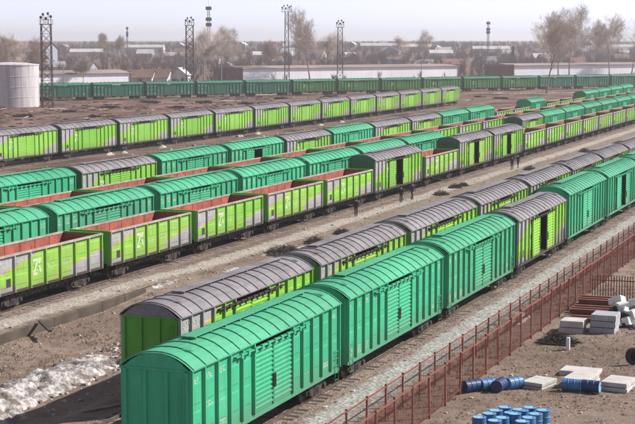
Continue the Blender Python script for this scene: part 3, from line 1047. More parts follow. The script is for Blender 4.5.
HOUSE = {}
def house(px, D, w, dp, hw, hr, wallm, roofm, label, group=None, rot=None, name='house', cat='house', big=False, sink=0.3):
    key = (w, dp, hw, hr, wallm, roofm, big)
    if key not in HOUSE:
        parts = []
        m = MB(); m.prism([(-w / 2, 0), (w / 2, 0), (w / 2, hw), (0, hw + hr - .08), (-w / 2, hw)], -dp / 2, dp / 2)
        parts.append(('wall', m.mesh('wall', wallm)))
        for s in (-1, 1):
            m = MB()
            o = .45
            m.prism([(s * (w / 2 + o), hw - o * hr / (w / 2)), (0, hw + hr), (0, hw + hr + .15), (s * (w / 2 + o), hw - o * hr / (w / 2) + .15)], -dp / 2 - .5, dp / 2 + .5)
            parts.append(('roof', m.mesh('roof', roofm)))
        m = MB(); m.box(w * .12, w * .12 + .6, dp * .1, dp * .1 + .6, hw + hr * .5, hw + hr + .9)
        parts.append(('chimney', m.mesh('chimney', 'brick_brown')))
        nwin = 4 if big else 2
        for i in range(nwin):
            xc = -w / 2 + w * (i + .5) / nwin
            m = MB(); m.box(xc - .5, xc + .5, -dp / 2 - .05, -dp / 2 - .01, hw * .3, hw * .3 + 1.4)
            parts.append(('window', m.mesh('window', 'window_dark')))
            yc = -dp / 2 + dp * (i + .5) / nwin
            m = MB(); m.box(w / 2 + .01, w / 2 + .05, yc - .5, yc + .5, hw * .3, hw * .3 + 1.4)
            parts.append(('window', m.mesh('window', 'window_dark')))
        HOUSE[key] = parts
    P = at_depth(px, D)
    t = thing(name, label, cat, (P.x, P.y, terrain(P.x, P.y) - sink), YAW if rot is None else rot, group)
    for n, me in HOUSE[key]:
        link(n, me, t)
    return t

house(36, 860, 13, 22, 12.6, 3.2, 'wall_bluegrey', 'roof_red', 'tall blue-grey building with red roof above the storage tank', None, YAW + 1.25, 'tall_building', 'building', True)
house(143, 600, 9, 9.5, 3.2, 2.9, 'wall_pale', 'roof_brown', 'low shed with brown roof at the end of left warehouse', None, YAW + 1.45, 'shed', 'shed')
house(160, 602, 8, 9.5, 3.0, 3.2, 'wall_pale', 'roof_brown', 'low shed with brown roof and white gable, middle of three sheds', None, YAW + 1.3, 'shed', 'shed')
house(181, 605, 6.5, 6, 4.2, 2.6, 'wall_pale', 'roof_pale', 'small white gabled shed with pale roof beside the second mast', None, YAW - .2, 'shed', 'shed')
house(249, 668, 5, 4, 3.8, 1.6, 'wall_pale', 'roof_grey', 'small white hut at the left end of the longest warehouse', None, YAW, 'shed', 'shed')

rnd = random.Random(5)
LM = [(0, 60, 'above the storage tank'), (60, 185, 'between the first two masts'), (185, 285, 'left of the tall slim mast'), (285, 345, 'between the two slim masts'),
      (345, 480, 'above the longest warehouse'), (480, 530, 'beside the dark spruce'), (530, 640, 'behind the tall bare trees')]
WALLS = ['wall_pale', 'wall_wood', 'wall_blue', 'wall_bluegrey']; WN = ['pale', 'brown wooden', 'blue', 'blue-grey']
ROOFS = ['roof_grey', 'roof_brown', 'roof_pale', 'roof_red']; RN = ['grey', 'brown', 'pale', 'red']
SIZES = [(8, 9, 3.0, 2.8), (9, 12, 3.4, 3.0), (7, 8, 2.8, 2.4)]
TOWN = []
for i in range(84):
    px = rnd.uniform(-5, 640)
    D = 780 + (rnd.random() ** 0.8) * 900
    wi, ri, si = rnd.choice([0, 0, 1, 2, 3]), rnd.choice([0, 0, 1, 1, 2, 2, 3]), rnd.randrange(3)
    where = [t for a, b, t in LM if a <= max(0, px) <= b][0]
    dist = 'near' if D < 1050 else ('middle-distance' if D < 1350 else 'far')
    TOWN.append((f"{dist} {WN[wi]} house with {RN[ri]} roof {where}", px, D, SIZES[si], WALLS[wi], ROOFS[ri], YAW + rnd.choice([0, 1.57]) + rnd.uniform(-.4, .4)))
TOWN.sort(key=lambda q: q[1])
seen = {}
for lab, px, D, sz, wm, rm, ro in TOWN:
    seen[lab] = seen.get(lab, 0) + 1
    many = sum(1 for q in TOWN if q[0] == lab) > 1
    house(px, D, *sz, wm, rm, lab + (f", {ORD[seen[lab] - 1]} from left" if many else ''), 'houses of the far town', ro)
LONG = [88, 142, 260, 380, 415, 440, 490, 612]
for px, D, w in ((88, 1150, 24), (142, 1300, 40), (260, 1050, 9), (380, 1350, 34), (415, 1300, 26), (440, 1080, 16), (490, 1250, 30), (612, 1350, 36)):
    house(px, D, 9, w, 5.2, 2.2, 'wall_pale', 'roof_pale', f"long pale low building in the far town, {ORD[LONG.index(px)]} of these from left", 'long pale buildings of the far town', YAW + 1.57 + rnd.uniform(-.15, .15), 'long_building', 'building', True)

# brick factory chimney at the left edge
P = at_depth(-1.0, 880)
t = thing('factory_chimney', 'brown brick chimney at the left edge behind the tank', 'chimney', (P.x, P.y, terrain(P.x, P.y) - .3))
m = MB(); m.lathe([(2.3, 0), (2.2, 3), (1.75, 29.0), (1.75, 29.4)], 20); put('shaft', m, 'brick_brown', t)
m = MB(); m.lathe([(1.98, 28.2), (2.02, 28.3), (2.02, 28.9), (1.98, 29.0)], 20); put('collar', m, 'brick_brown', t)

# storage tank
k = NT('tank_paint'); p = k.pos()
st_ = k.noise(k.scale(p, (1.0, 1.0, 0.06)), 1.1, 5, 0.65)
c = k.mix(k.ramp(st_, 0.35, 0.65), (0.37, 0.345, 0.37), (0.58, 0.555, 0.575))
c = k.mix(k.math('MULTIPLY', k.ramp(k.noise(k.scale(p, (2, 2, .2)), 1.3, 5), .55, .75), .5), c, (0.25, 0.17, 0.14))
k.end(c, 0.6)
TC = at_depth(10.5, 396)
t = thing('storage_tank', 'large pale grey upright storage tank with streaked side at left edge', 'tank', (TC.x, TC.y, -.05))
R = 7.6
m = MB(); m.lathe([(R, 0), (R, 10.9)], 64); put('shell', m, 'tank_paint', t, smooth=False)
m = MB(); m.lathe([(R + .08, 10.7), (R + .12, 10.75), (R + .12, 11.0), (R, 11.02), (4.0, 11.45), (.1, 11.6)], 64); put('roof', m, 'tank_paint', t)
for z in (2.6, 5.2, 7.9):
    m = MB(); m.lathe([(R + .01, z), (R + .05, z + .03), (R + .05, z + .1), (R + .01, z + .13)], 64); put('ring_seam', m, 'tank_paint', t)
m = MB()
for i in range(28):
    a = -2.2
    m.box(R * math.cos(a) - .0, R * math.cos(a) + .5, R * math.sin(a) - .25, R * math.sin(a) - .2, .3 + i * .38, .34 + i * .38)
m.box(R * math.cos(a), R * math.cos(a) + .05, R * math.sin(a) - .26, R * math.sin(a) - .21, 0, 11.2)
m.box(R * math.cos(a) + .45, R * math.cos(a) + .5, R * math.sin(a) - .26, R * math.sin(a) - .21, 0, 11.2)
put('ladder', m, 'steel_dark', t)

# ------------------------------------------------------------------ masts
def lattice(m, w0, w1, h, seg, rl, rb, dp=None):
    dp = dp or 1.0
    lv = [(w0 + (w1 - w0) * i / seg, h * i / seg) for i in range(seg + 1)]
    cor = lambda w: [(-w / 2, -w * dp / 2), (w / 2, -w * dp / 2), (w / 2, w * dp / 2), (-w / 2, w * dp / 2)]
    for (wa, za), (wb, zb) in zip(lv, lv[1:]):
        ca, cb = cor(wa), cor(wb)
        for i in range(4):
            j = (i + 1) % 4
            m.tube((*ca[i], za), (*cb[i], zb), rl, None, 5, False)
            m.tube((*cb[i], zb), (*cb[j], zb), rb, None, 4, False)
            m.tube((*ca[i], za), (*cb[j], zb), rb, None, 4, False)
            m.tube((*ca[j], za), (*cb[i], zb), rb, None, 4, False)

def floodlight_mast(px, D, h, w0, w1, label, heads, rl=.09, rb=.045, head_w=3.2, mat='steel_dark', dp=1.0):
    P = at_depth(px, D)
    t = thing('floodlight_mast', label, 'mast', (P.x, P.y, terrain(P.x, P.y) - .1), YAW, 'floodlight masts over the yard')
    m = MB(); lattice(m, w0, w1, h - 2.2, 9, rl, rb, dp); put('lattice_tower', m, mat, t, kind='stuff')
    m = MB(); m.box(-head_w / 2, head_w / 2, -.9, .9, h - 2.2, h - 2.05)
    put('platform', m, mat, t)
    m = MB()
    for x in (-head_w / 2 + .05, -head_w / 6, head_w / 6, head_w / 2 - .05):
        for yy in (-.85, .85):
            m.tube((x, yy, h - 2.06), (x, yy, h - 1.0), .045, None, 5)
    for yy in (-.85, .85):
        m.tube((-head_w / 2, yy, h - 1.0), (head_w / 2, yy, h - 1.0), .05, None, 5)
    put('railing', m, mat, t, kind='stuff')
    for i in range(heads):
        x = -head_w / 2 + .35 + (head_w - .7) * i / max(1, heads - 1)
        q = MB()
        up = (.0, .75, -.25, .95, .2, .6)[i % 6]
        q.tube((x, -.3, h - 2.05), (x, -.3, h - .6 + up), .06, None, 6)
        q.lathe([(.10, -.25), (.30, -.15), (.40, .28), (.34, .30)], 12, 0, ('y', 'x')[i % 2], (x - (.1 if i % 2 else 0), -.4, h - .4 + up))
        put('floodlight', q, mat, t)
    return t
floodlight_mast(48, 388, 23.4, 2.7, 2.4, 'rusty wide lattice mast with floodlights beside the storage tank', 5, .13, .06, 3.2, 'steel_red', .7)
floodlight_mast(190.5, 525, 24.6, 2.6, 2.4, 'wide lattice floodlight mast, second from the left', 5, .15, .07, 3.2, 'steel_dark', .7)
floodlight_mast(287, 640, 31.5, 2.0, 1.3, 'tallest slim floodlight mast with broad head', 6, .17, .08, 4.4)
floodlight_mast(340, 600, 24.6, 2.3, 1.7, 'slim floodlight mast at the longest warehouse, rightmost of the floodlight masts', 5, .15, .07, 3.2)

def antenna(px, D, h, w, label, mat='steel_dark'):
    P = at_depth(px, D)
    t = thing('antenna_mast', label, 'antenna mast', (P.x, P.y, terrain(P.x, P.y) - .1), YAW)
    m = MB(); lattice(m, w, w * .55, h * .9, 14, .13, .06); put('lattice_tower', m, mat, t, kind='stuff')
    m = MB(); m.tube((0, 0, h * .88), (0, 0, h), .09, .05, 6); put('tip', m, mat, t)
    for i, zz in enumerate((.62, .70, .86)):
        q = MB(); q.box(-w * .9, w * .9, -.3, .3, h * zz, h * zz + 2.0); put('antenna_panel', q, mat, t)
    return t
antenna(209.5, 900, 40, 1.9, 'tall thin antenna mast behind the second floodlight mast')
antenna(487, 1150, 29, 1.6, 'dark thin antenna mast left of the dark spruce')
antenna(128.5, 1250, 24, 1.0, 'thin far antenna mast on the skyline above left warehouse')

# slender poles around the far tracks
plain('concrete_pole', (0.34, 0.32, 0.31), 0.15, 0.5, 0.85)
for i, (px, D, h) in enumerate(((64.5, 560, 9), (200, 560, 10), (421, 640, 11), (163, 900, 15), (222, 600, 9))):
    P = at_depth(px, D)
    t = thing('utility_pole', ['pale utility pole behind the first dark emerald boxcars', 'pale utility pole just right of second floodlight mast', 'pale utility pole before the longest warehouse',
                               'far utility pole above the sheds', 'pale utility pole left of the small white hut'][i], 'pole', (P.x, P.y, terrain(P.x, P.y) - .1), YAW, 'utility poles')
    m = MB(); m.tube((0, 0, 0), (0, 0, h), .16, .10, 8); put('post', m, 'concrete_pole', t)
    m = MB(); m.box(-1.1, 1.1, -.06, .06, h - .8, h - .66); put('crossarm', m, 'steel_dark', t)

# ------------------------------------------------------------------ trees
plain('bark_grey', (0.25, 0.20, 0.175), 0.25, 0.6, 0.95)
plain('twig_brown', (0.46, 0.38, 0.325), 0.2, 0.3, 0.95)
plain('brush_brown', (0.19, 0.138, 0.118), 0.35, 0.04, 0.95)
plain('spruce_green', (0.02, 0.035, 0.026), 0.3, 0.3, 0.9)
TREES = {}
def bare_tree_meshes(seed, h, spread):
    key = (seed, h, spread)
    if key in TREES: return TREES[key]
    r = random.Random(seed)
    tr, cr = MB(), MB()
    def grow(p, d, ln, rad, lv):
        n = 6 if lv == 0 else (3 if lv < 3 else 2)
        m = tr if lv < 2 else cr
        rr = rad
        for i in range(n):
            d = (d + Vector((r.uniform(-.16, .16), r.uniform(-.16, .16), r.uniform(-.02, .12)))).normalized()
            q = p + d * (ln / n)
            r2 = rr * (0.86 if lv == 0 else 0.78 if lv < 2 else 0.7)
            m.tube(p, q, rr, r2, 7 if lv < 2 else (5 if lv < 3 else 3), False)
            if lv < 5 and (i > 1 or lv > 0):
                kids = r.choice([1, 2, 2]) if lv < 3 else 2
                for _ in range(kids):
                    a = d.orthogonal().normalized()
                    a.rotate(Matrix.Rotation(r.uniform(0, 6.283), 3, d))
                    nd = (d * r.uniform(.75, 1.1) + a * r.uniform(.45, .9) * spread + Vector((0, 0, .18))).normalized()
                    grow(q, nd, ln * (r.uniform(.36, .52) if lv == 0 else r.uniform(.5, .7)), r2 * r.uniform(.42, .6), lv + 1)
            p, rr = q, r2
        if lv >= 3:
            for _ in range(3):
                nd = (d + Vector((r.uniform(-.5, .5), r.uniform(-.5, .5), r.uniform(0, .55)))).normalized()
                s = nd.orthogonal().normalized() * .02
                e = p + nd * r.uniform(1.0, 2.2)
                cr.add([p - s, p + s, e], [(0, 1, 2)])
    grow(Vector((0, 0, 0)), Vector((r.uniform(-.05, .05), r.uniform(-.05, .05), 1)), h * .72, h * .017, 0)
    TREES[key] = (tr.mesh('trunk', 'bark_grey', fix=False), cr.mesh('crown', 'twig_brown', fix=False))
    return TREES[key]
def bare_tree(px, D, h, seed, label, spread=1.0, rot=0.0, group='tall bare trees', sc=1.0):
    P = at_depth(px, D)
    t = thing('bare_tree', label, 'tree', (P.x, P.y, terrain(P.x, P.y) - .15), rot, group)
    t.scale = (sc, sc, sc)
    a, b = bare_tree_meshes(seed, h, spread)
    link('trunk', a, t); link('crown', b, t)
    return t
bare_tree(546, 498, 20, 11, 'tall bare tree standing in front of the farthest row at right', 1.0)
bare_tree(568, 640, 23, 12, 'tall bare tree behind the farthest row, next to the front one', .95)
bare_tree(557, 650, 22, 13, 'slimmer bare tree between the two tallest trees at right', .8)
bare_tree(608, 665, 20, 14, 'bare tree before the right warehouse, middle of right group', .9)
bare_tree(592, 730, 20, 13, 'bare tree behind the right warehouse, left of right group', .8, 2.0)
bare_tree(630, 720, 21, 12, 'bare tree at the right edge above the white warehouse', .95, 1.0)
bare_tree(310, 668, 22, 14, 'big bare tree between the two slim masts', .9, 2.6)
bare_tree(324, 740, 17, 11, 'bare tree behind longest warehouse beside the rightmost floodlight mast', 1.0, .7)
bare_tree(230, 720, 17, 12, 'bare tree right of the tall antenna mast', .95, 3.3)
bare_tree(204, 640, 17, 13, 'slim bare tree at the foot of the antenna mast', .8, 4.0)
bare_tree(216, 690, 15, 14, 'bare tree between antenna mast and the slim tall mast', .9, .4)
bare_tree(272, 760, 13, 11, 'bare tree just left of the tallest slim mast', 1.0, 5.2)
bare_tree(84, 570, 9, 15, 'low bushy bare tree before the left warehouse', 1.2, 0, 'low bare trees')
bare_tree(118, 1000, 14, 11, 'dark bare tree in the town above the left warehouse', 1.0, 1.9)
bare_tree(105, 1040, 14, 12, 'rounded bare tree in the town right of the rusty mast', 1.0, 2.9)
bare_tree(398, 1000, 14, 13, 'bare tree in the town above the longest warehouse middle', 1.0, .9)
bare_tree(430, 940, 16, 14, 'bare tree in the town above the longest warehouse right half', 1.0, 1.4)
for i, (px, D, hh) in enumerate(((4, 470, 15), (16, 480, 13), (28, 500, 12))):
    bare_tree(px, D, hh, 15 + i, ['leftmost', 'middle', 'rightmost'][i] + ' of the three beige bare trees behind the tank', 1.1, i, 'bare trees behind the tank')

# dark spruce
P = at_depth(512, 980)
t = thing('spruce_tree', 'dark conical spruce in the town above the farthest row', 'tree', (P.x, P.y, terrain(P.x, P.y) - .2))
m = MB(); m.tube((0, 0, 0), (0, 0, 12), .25, .05, 7); put('trunk', m, 'bark_grey', t)
m = MB(); rr = random.Random(3)
for i in range(900):
    f = rr.random() ** .7
    z = 1.0 + f * 11
    R = (1 - f) * 3.2 + .15
    a = rr.uniform(0, 6.283); q = R * rr.uniform(.3, 1.05)
    c = Vector((q * math.cos(a), q * math.sin(a), z - q * .25)); d = Vector((math.cos(a), math.sin(a), -.4)) * rr.uniform(.5, .9)
    s = Vector((-math.sin(a), math.cos(a), rr.uniform(-.3, .3))) * .28
    m.add([c - s, c + s, c + d], [(0, 1, 2)])
put('crown', m, 'spruce_green', t)

# the wooded far slope: a mass of leafless scrub nobody could count
m = MB(); rr = random.Random(9)
def clump(x, y, h, n):
    z0 = terrain(x, y)
    for _ in range(n):
        a = rr.uniform(0, 6.283); q = rr.random() ** .6 * h * .42
        bx, by = x + q * .35 * math.cos(a), y + q * .35 * math.sin(a)
        zt = h * rr.uniform(.55, 1.0) * (1 - (q / h) ** 2)
        ex, ey = x + q * math.cos(a), y + q * math.sin(a)
        w = rr.uniform(.05, .17)
        tx, ty = RGT.x * w, RGT.y * w
        if rr.random() < .5: tx, ty = -ty, tx
        zb = z0 + (0 if rr.random() < .25 else zt * rr.uniform(.2, .7))
        m.add([(bx - tx, by - ty, zb), (bx + tx, by + ty, zb), (ex, ey, z0 + zt)], [(0, 1, 2)])
for i in range(3800):
    D = 730 + 1700 * rr.random() ** 1.15
    px = rr.uniform(-25, 660)
    P = at_depth(px, D)
    if fbm(P.x / 90 + 4, P.y / 90) < -.12 and rr.random() < .75: continue
    clump(P.x, P.y, rr.uniform(4, 10) * (.8 if D > 1300 else .95), 60)
o = put('scrub_wood', m, 'brush_brown'); tag(o, 'leafless brown scrub and trees covering the far town slope', 'scrub', None, 'stuff')
m = MB()
for i in range(420):
    px, D = rr.uniform(-10, 640), rr.uniform(585, 690)
    P = at_depth(px, D)
    if 35 < px < 132 or 240 < px < 460 or 512 < px:
        if D < 640 or rr.random() < .75: continue
    clump(P.x, P.y, rr.uniform(1.5, 5.5), 34)
o = put('brush', m, 'brush_brown'); tag(o, 'low leafless brush growing along the warehouses', 'brush', None, 'stuff')

# ------------------------------------------------------------------ red fences
plain('fence_red', (0.215, 0.068, 0.052), 0.25, 1.5, 0.7, dirt=(0.11, 0.05, 0.04), dirt_amt=0.6)
def fence(X, y0, n, bay, label, h=1.95):
    t = thing('red_fence', label, 'fence', (X, y0, 0), 0, 'red picket fences by the nearest track')
    pm = MB(); pm.box(-.045, .045, -.045, .045, -.3, h + .06); pm.chbox(-.055, .055, -.055, .055, h + .06, h + .10, .02)
    pm = pm.mesh('post', 'fence_red')
    rm = MB(); rm.box(-.03, .03, .05, bay - .05, -.03, .03); rm = rm.mesh('rail', 'fence_red')
    pk = []
    for v in range(3):
        q = MB(); rr = random.Random(v)
        for i in range(16):
            y = .13 + i * (bay - .26) / 15 + rr.uniform(-.008, .008)
            q.box(.032, .046, y - .009, y + .009, .16, h - .06 + rr.uniform(-.02, .02))
        pk.append(q.mesh('pickets', 'fence_red'))
    rr = random.Random(int(-X * 10))
    for i in range(n):
        z = terrain(X, y0 + i * bay)
        p = link('post', pm, t, (rr.uniform(-.02, .02), i * bay, z)); p.rotation_euler = (rr.uniform(-.02, .02), rr.uniform(-.03, .03), 0)
        if i < n - 1:
            for zz in (h, .22):
                r = link('rail', rm, t, (0, i * bay, z + zz)); r.rotation_euler = (rr.uniform(-.008, .008), 0, 0)
            k_ = link('pickets', pk[rr.randrange(3)], t, (0, i * bay, z)); k_['kind'] = 'stuff'
    return t
fence(-19.4, 44.05, 34, 2.45, 'red picket fence along the yard with slabs and blue drums')
fence(-21.1, 42.6, 42, 2.5, 'lower red picket fence nearer the gravel, running beside the yard fence', 1.55)

# ------------------------------------------------------------------ storage yard
plain('drum_blue', (0.04, 0.16, 0.36), 0.35, 2, 0.5, dirt=(0.11, 0.08, 0.07), dirt_amt=0.7)
plain('drum_navy', (0.02, 0.045, 0.14), 0.3, 2, 0.45)
plain('drum_lid', (0.20, 0.42, 0.62), 0.2, 3, 0.45, dirt=(0.16, 0.13, 0.12), dirt_amt=0.7)
plain('concrete_slab', (0.46, 0.44, 0.43), 0.15, 1.2, 0.9, 0.3, 12, dirt=(0.26, 0.22, 0.20), dirt_amt=0.6)
plain('concrete_bluegrey', (0.33, 0.34, 0.38), 0.15, 1.2, 0.9, 0.3, 12, dirt=(0.2, 0.18, 0.17), dirt_amt=0.5)
plain('white_wrap', (0.72, 0.71, 0.70), 0.1, 1.5, 0.6, dirt=(0.4, 0.38, 0.36), dirt_amt=0.5)
plain('tyre_rubber', (0.02, 0.019, 0.02), 0.3, 4, 0.85)
plain('rusty_beam', (0.20, 0.075, 0.055), 0.3, 1.5, 0.8)
plain('straw', (0.23, 0.185, 0.12), 0.35, 1.5, 0.95)

DR = {}
def drum_parts(body):
    if body in DR: return DR[body]
    R, H = .295, .88
    prof = [(R - .02, .0), (R, .01), (R, .27), (R + .016, .285), (R + .016, .305), (R, .32), (R, .56), (R + .016, .575), (R + .016, .595), (R, .61), (R, H - .03), (R + .012, H - .025), (R + .012, H), (R - .012, H), (R - .02, H - .02)]
    m = MB(); m.lathe(prof, 22); a = m.mesh('drum_body', body)
    m = MB(); m.lathe([(R - .022, H - .03), (R - .022, H - .012)], 22); b = m.mesh('lid', 'drum_lid')
    m = MB(); m.lathe([(.04, H - .012), (.04, H + .012)], 8, 0, 'z', (.17, .06, 0)); c = m.mesh('bung', 'drum_navy')
    DR[body] = (a, b, c)
    return DR[body]
def drum(x, y, label, body='drum_blue', lying=None, group='blue drums standing in the yard', z=0.0):
    t = thing('drum', label, 'drum', (x, y, terrain(x, y) + z - .01), 0, group)
    if lying is not None:
        t.rotation_euler = (math.pi / 2, 0, lying)
        t.location.z += .30
    a, b, c = drum_parts(body)
    link('drum_body', a, t); l = link('lid', b, t); link('bung', c, l)
    return t
spots = []
for gx, gpx in (('left', 507), ('right', 531)):
    P = ground_at(gpx, 407, .88)
    jr = random.Random(gpx)
    for r_ in range(4):
        for c_ in range(2):
            if gx == 'right' and r_ == 3 and c_ == 0: continue
            spots.append((gx, r_, c_, P.x + (c_ - .15) * .66 + (-.16 * r_ if gx == 'left' else -.10 * r_) + jr.uniform(-.06, .06), P.y - r_ * .78 - c_ * .34 + jr.uniform(-.08, .08)))
RW = ['farthest', 'second farthest', 'second nearest', 'nearest']
for gx, r_, c_, x, y in spots:
    drum(x, y, f"upright blue drum with pale lid, {RW[r_]} in {'left' if c_ == 0 else 'right'} file of the {gx} group")
P = ground_at(472, 392); drum(P.x - .3, P.y - .35, 'dark blue drum lying on its side against the red fence', 'drum_navy', 0.9 + math.pi / 2, 'drums lying in the yard')
drum(P.x + .32, P.y + .30, 'light blue drum lying behind the dark one by the fence', 'drum_blue', 0.9 + math.pi / 2, 'drums lying in the yard')
P = ground_at(507, 389); drum(P.x, P.y, 'light blue drum lying in front of the small slab stack', 'drum_blue', 1.0 + math.pi / 2, 'drums lying in the yard')
drum(P.x - .25, P.y - 1.1, 'dark blue drum lying just behind the upright drums', 'drum_navy', 1.5 + math.pi / 2, 'drums lying in the yard')
P = ground_at(562, 391); drum(P.x, P.y, 'blue drum lying in front of the middle concrete slabs', 'drum_blue', 1.7, 'drums lying in the yard')
drum(P.x + .95, P.y + .1, 'navy drum lying beside the front slab stack', 'drum_navy', 1.5, 'drums lying in the yard')

def slabs(px, py, w, d, n, th, label, rot=0.0, mat='concrete_slab', cat='slab stack', nm='slab_stack'):
    """a stack of slabs, near left corner foot at the pixel"""
    P = ground_at(px, py)
    t = thing(nm, label, cat, (P.x, P.y, terrain(P.x, P.y) - .02), rot, 'stacked concrete in the yard')
    rr = random.Random(int(px))
    z = 0.0
    for i in range(n):
        m = MB(); a, b = rr.uniform(-.05, .05), rr.uniform(-.05, .05)
        m.chbox(a, w + a, b, d + b, z, z + th, .02)
        put('slab', m, mat, t)
        z += th + .012
        if i < n - 1:
            for f in (.15, .8):
                m = MB(); m.box(w * f, w * f + .08, .05, d - .05, z - .012, z + .035); put('spacer', m, 'rusty_beam', t)
            z += .035
    return t
slabs(521, 387, 1.15, 1.6, 2, .16, 'small low stack of pale slabs near the lying drums', -.25)
slabs(558, 374, 1.9, 1.3, 1, .30, 'wide pale slab lying behind the middle slab stack', -.05)
slabs(563, 387, 1.25, 1.9, 2, .22, 'pale concrete slab stack in the middle of the yard', -.12)
slabs(600, 390, 1.3, 1.7, 2, .20, 'pale concrete slab stack at the right of the yard', -.12)
slabs(559, 333, 1.35, 1.3, 2, .36, 'pale rounded concrete block pair before the red beams', 0)
slabs(590, 333, 1.45, 1.5, 3, .33, 'tall blue-grey block stack beside the white rubble heap', 0, 'concrete_bluegrey')

# beams stacked behind the blocks and a palisade panel
P = ground_at(567, 322)
t = thing('beam_stack', 'stack of rusty red steel beams behind the concrete blocks', 'beam stack', (P.x, P.y, terrain(P.x, P.y)), 0.05)
for j in range(8):
    for lv in range(1 + (j + 1) // 3):
        m = MB(); y = j * .72 + rr.uniform(-.06, .06); z = lv * .26; x = rr.uniform(-.12, .12)
        for a, b in ((0, .03), (.20, .23)): m.box(x, x + 2.8, y, y + .24, z + a, z + b)
        m.box(x, x + 2.8, y + .10, y + .14, z + .031, z + .199)
        put('beam', m, 'rusty_beam', t)
P2 = P + Vector((.15, 6.6, 0))
t = thing('palisade_panel', 'rusty palisade panel standing behind the beam stack', 'fence panel', (P2.x, P2.y, terrain(P2.x, P2.y) - .05), 0.05)
for zz in (.3, 1.6):
    m = MB(); m.box(0, 3.0, -.02, .02, zz, zz + .06); put('rail', m, 'rusty_beam', t)
for i in range(18):
    m = MB(); m.box(.04 + i * .17, .10 + i * .17, -.045, -.022, .05, 1.95); put('picket', m, 'rusty_beam', t)

# white rubble heap at right edge
rr = random.Random(4)
P = ground_at(617, 327)
WB = [(0.0, 0.0, .62, .45, .0, .3), (.55, .3, .7, .5, .1, -.4), (-.1, .7, .6, .5, .25, .9), (.45, 1.0, .8, .5, .5, .2), (.95, .7, .6, .55, .5, -.7), (.1, 1.5, .7, .5, .8, .6), (-.35, 2.0, .9, .4, 1.1, -.3), (.75, 1.6, .7, .5, .95, 1.2), (1.3, .2, .7, .5, 0.0, .5), (1.4, 1.2, .8, .6, .55, .1)]
for i, (x, y, w, h, z, a) in enumerate(WB):
    m = MB(); m.chbox(-w / 2, w / 2, -.28, .28, 0, h, .05)
    o = put('white_block', m, 'white_wrap', None, (P.x + x, P.y + y, terrain(P.x + x, P.y + y) + z - .03))
    o.rotation_euler = (rr.uniform(-.5, .5), rr.uniform(-.5, .5), a)
    tag(o, f"tilted white block in the rubble heap at right edge, {ORD[i]} from the bottom", 'block', 'white blocks in the rubble heap')
def tyre(x, y, z, rot, label):
    m = MB(); m.lathe([(.26, -.10), (.40, -.12), (.46, -.08), (.46, .08), (.40, .12), (.26, .10), (.24, 0), (.26, -.10)], 24)
    o = put('tyre', m, 'tyre_rubber', None, (x, y, terrain(x, y) + z)); o.rotation_euler = rot
    return tag(o, label, 'tyre', 'old tyres in the yard')
tyre(P.x + .25, P.y + .15, .46, (1.2, .3, .4), 'black tyre stuck low in the white rubble heap')
tyre(P.x + .9, P.y + 1.0, .75, (.6, .5, 0), 'black tyre higher up in the white rubble heap')
tyre(P.x - .3, P.y + 1.2, .6, (1.0, -.4, .9), 'black tyre at the left side of the white rubble heap')
Q = ground_at(634, 364); tyre(Q.x, Q.y, .44, (1.45, 0, .5), 'black tyre standing alone at the right edge of the yard')

# low dark brush heap with a white marker post
Q = ground_at(559, 343)
m = MB(); rr = random.Random(8)
for i in range(420):
    a = rr.uniform(0, 6.283); q = rr.random() ** .5
    c = Vector((q * 1.05 * math.cos(a), q * .8 * math.sin(a), .55 * (1 - q * q) * rr.uniform(.2, 1)))
    d = Vector((rr.uniform(-1, 1), rr.uniform(-1, 1), rr.uniform(-.3, .3))).normalized() * rr.uniform(.15, .4)
    m.tube(c - d, c + d, .02, .012, 3, False)
o = put('brush_heap', m, 'sleeper_wood', None, (Q.x, Q.y, terrain(Q.x, Q.y))); tag(o, 'low heap of dark brushwood in front of the concrete blocks', 'brushwood')
m = MB(); m.tube((-1.2, 0, .06), (1.1, -.25, .07), .06, .05, 8); o = put('timber_pole', m, 'sleeper_wood', None, (Q.x, Q.y - .75, terrain(Q.x, Q.y - .75))); tag(o, 'dark timber pole lying in front of the brushwood heap', 'timber')
Q = ground_at(568, 350); m = MB(); m.chbox(-.09, .09, -.09, .09, 0, .72, .03); o = put('marker_post', m, 'white_wrap', None, (Q.x, Q.y, terrain(Q.x, Q.y) - .02)); tag(o, 'short white marker post beside the brushwood heap', 'post')

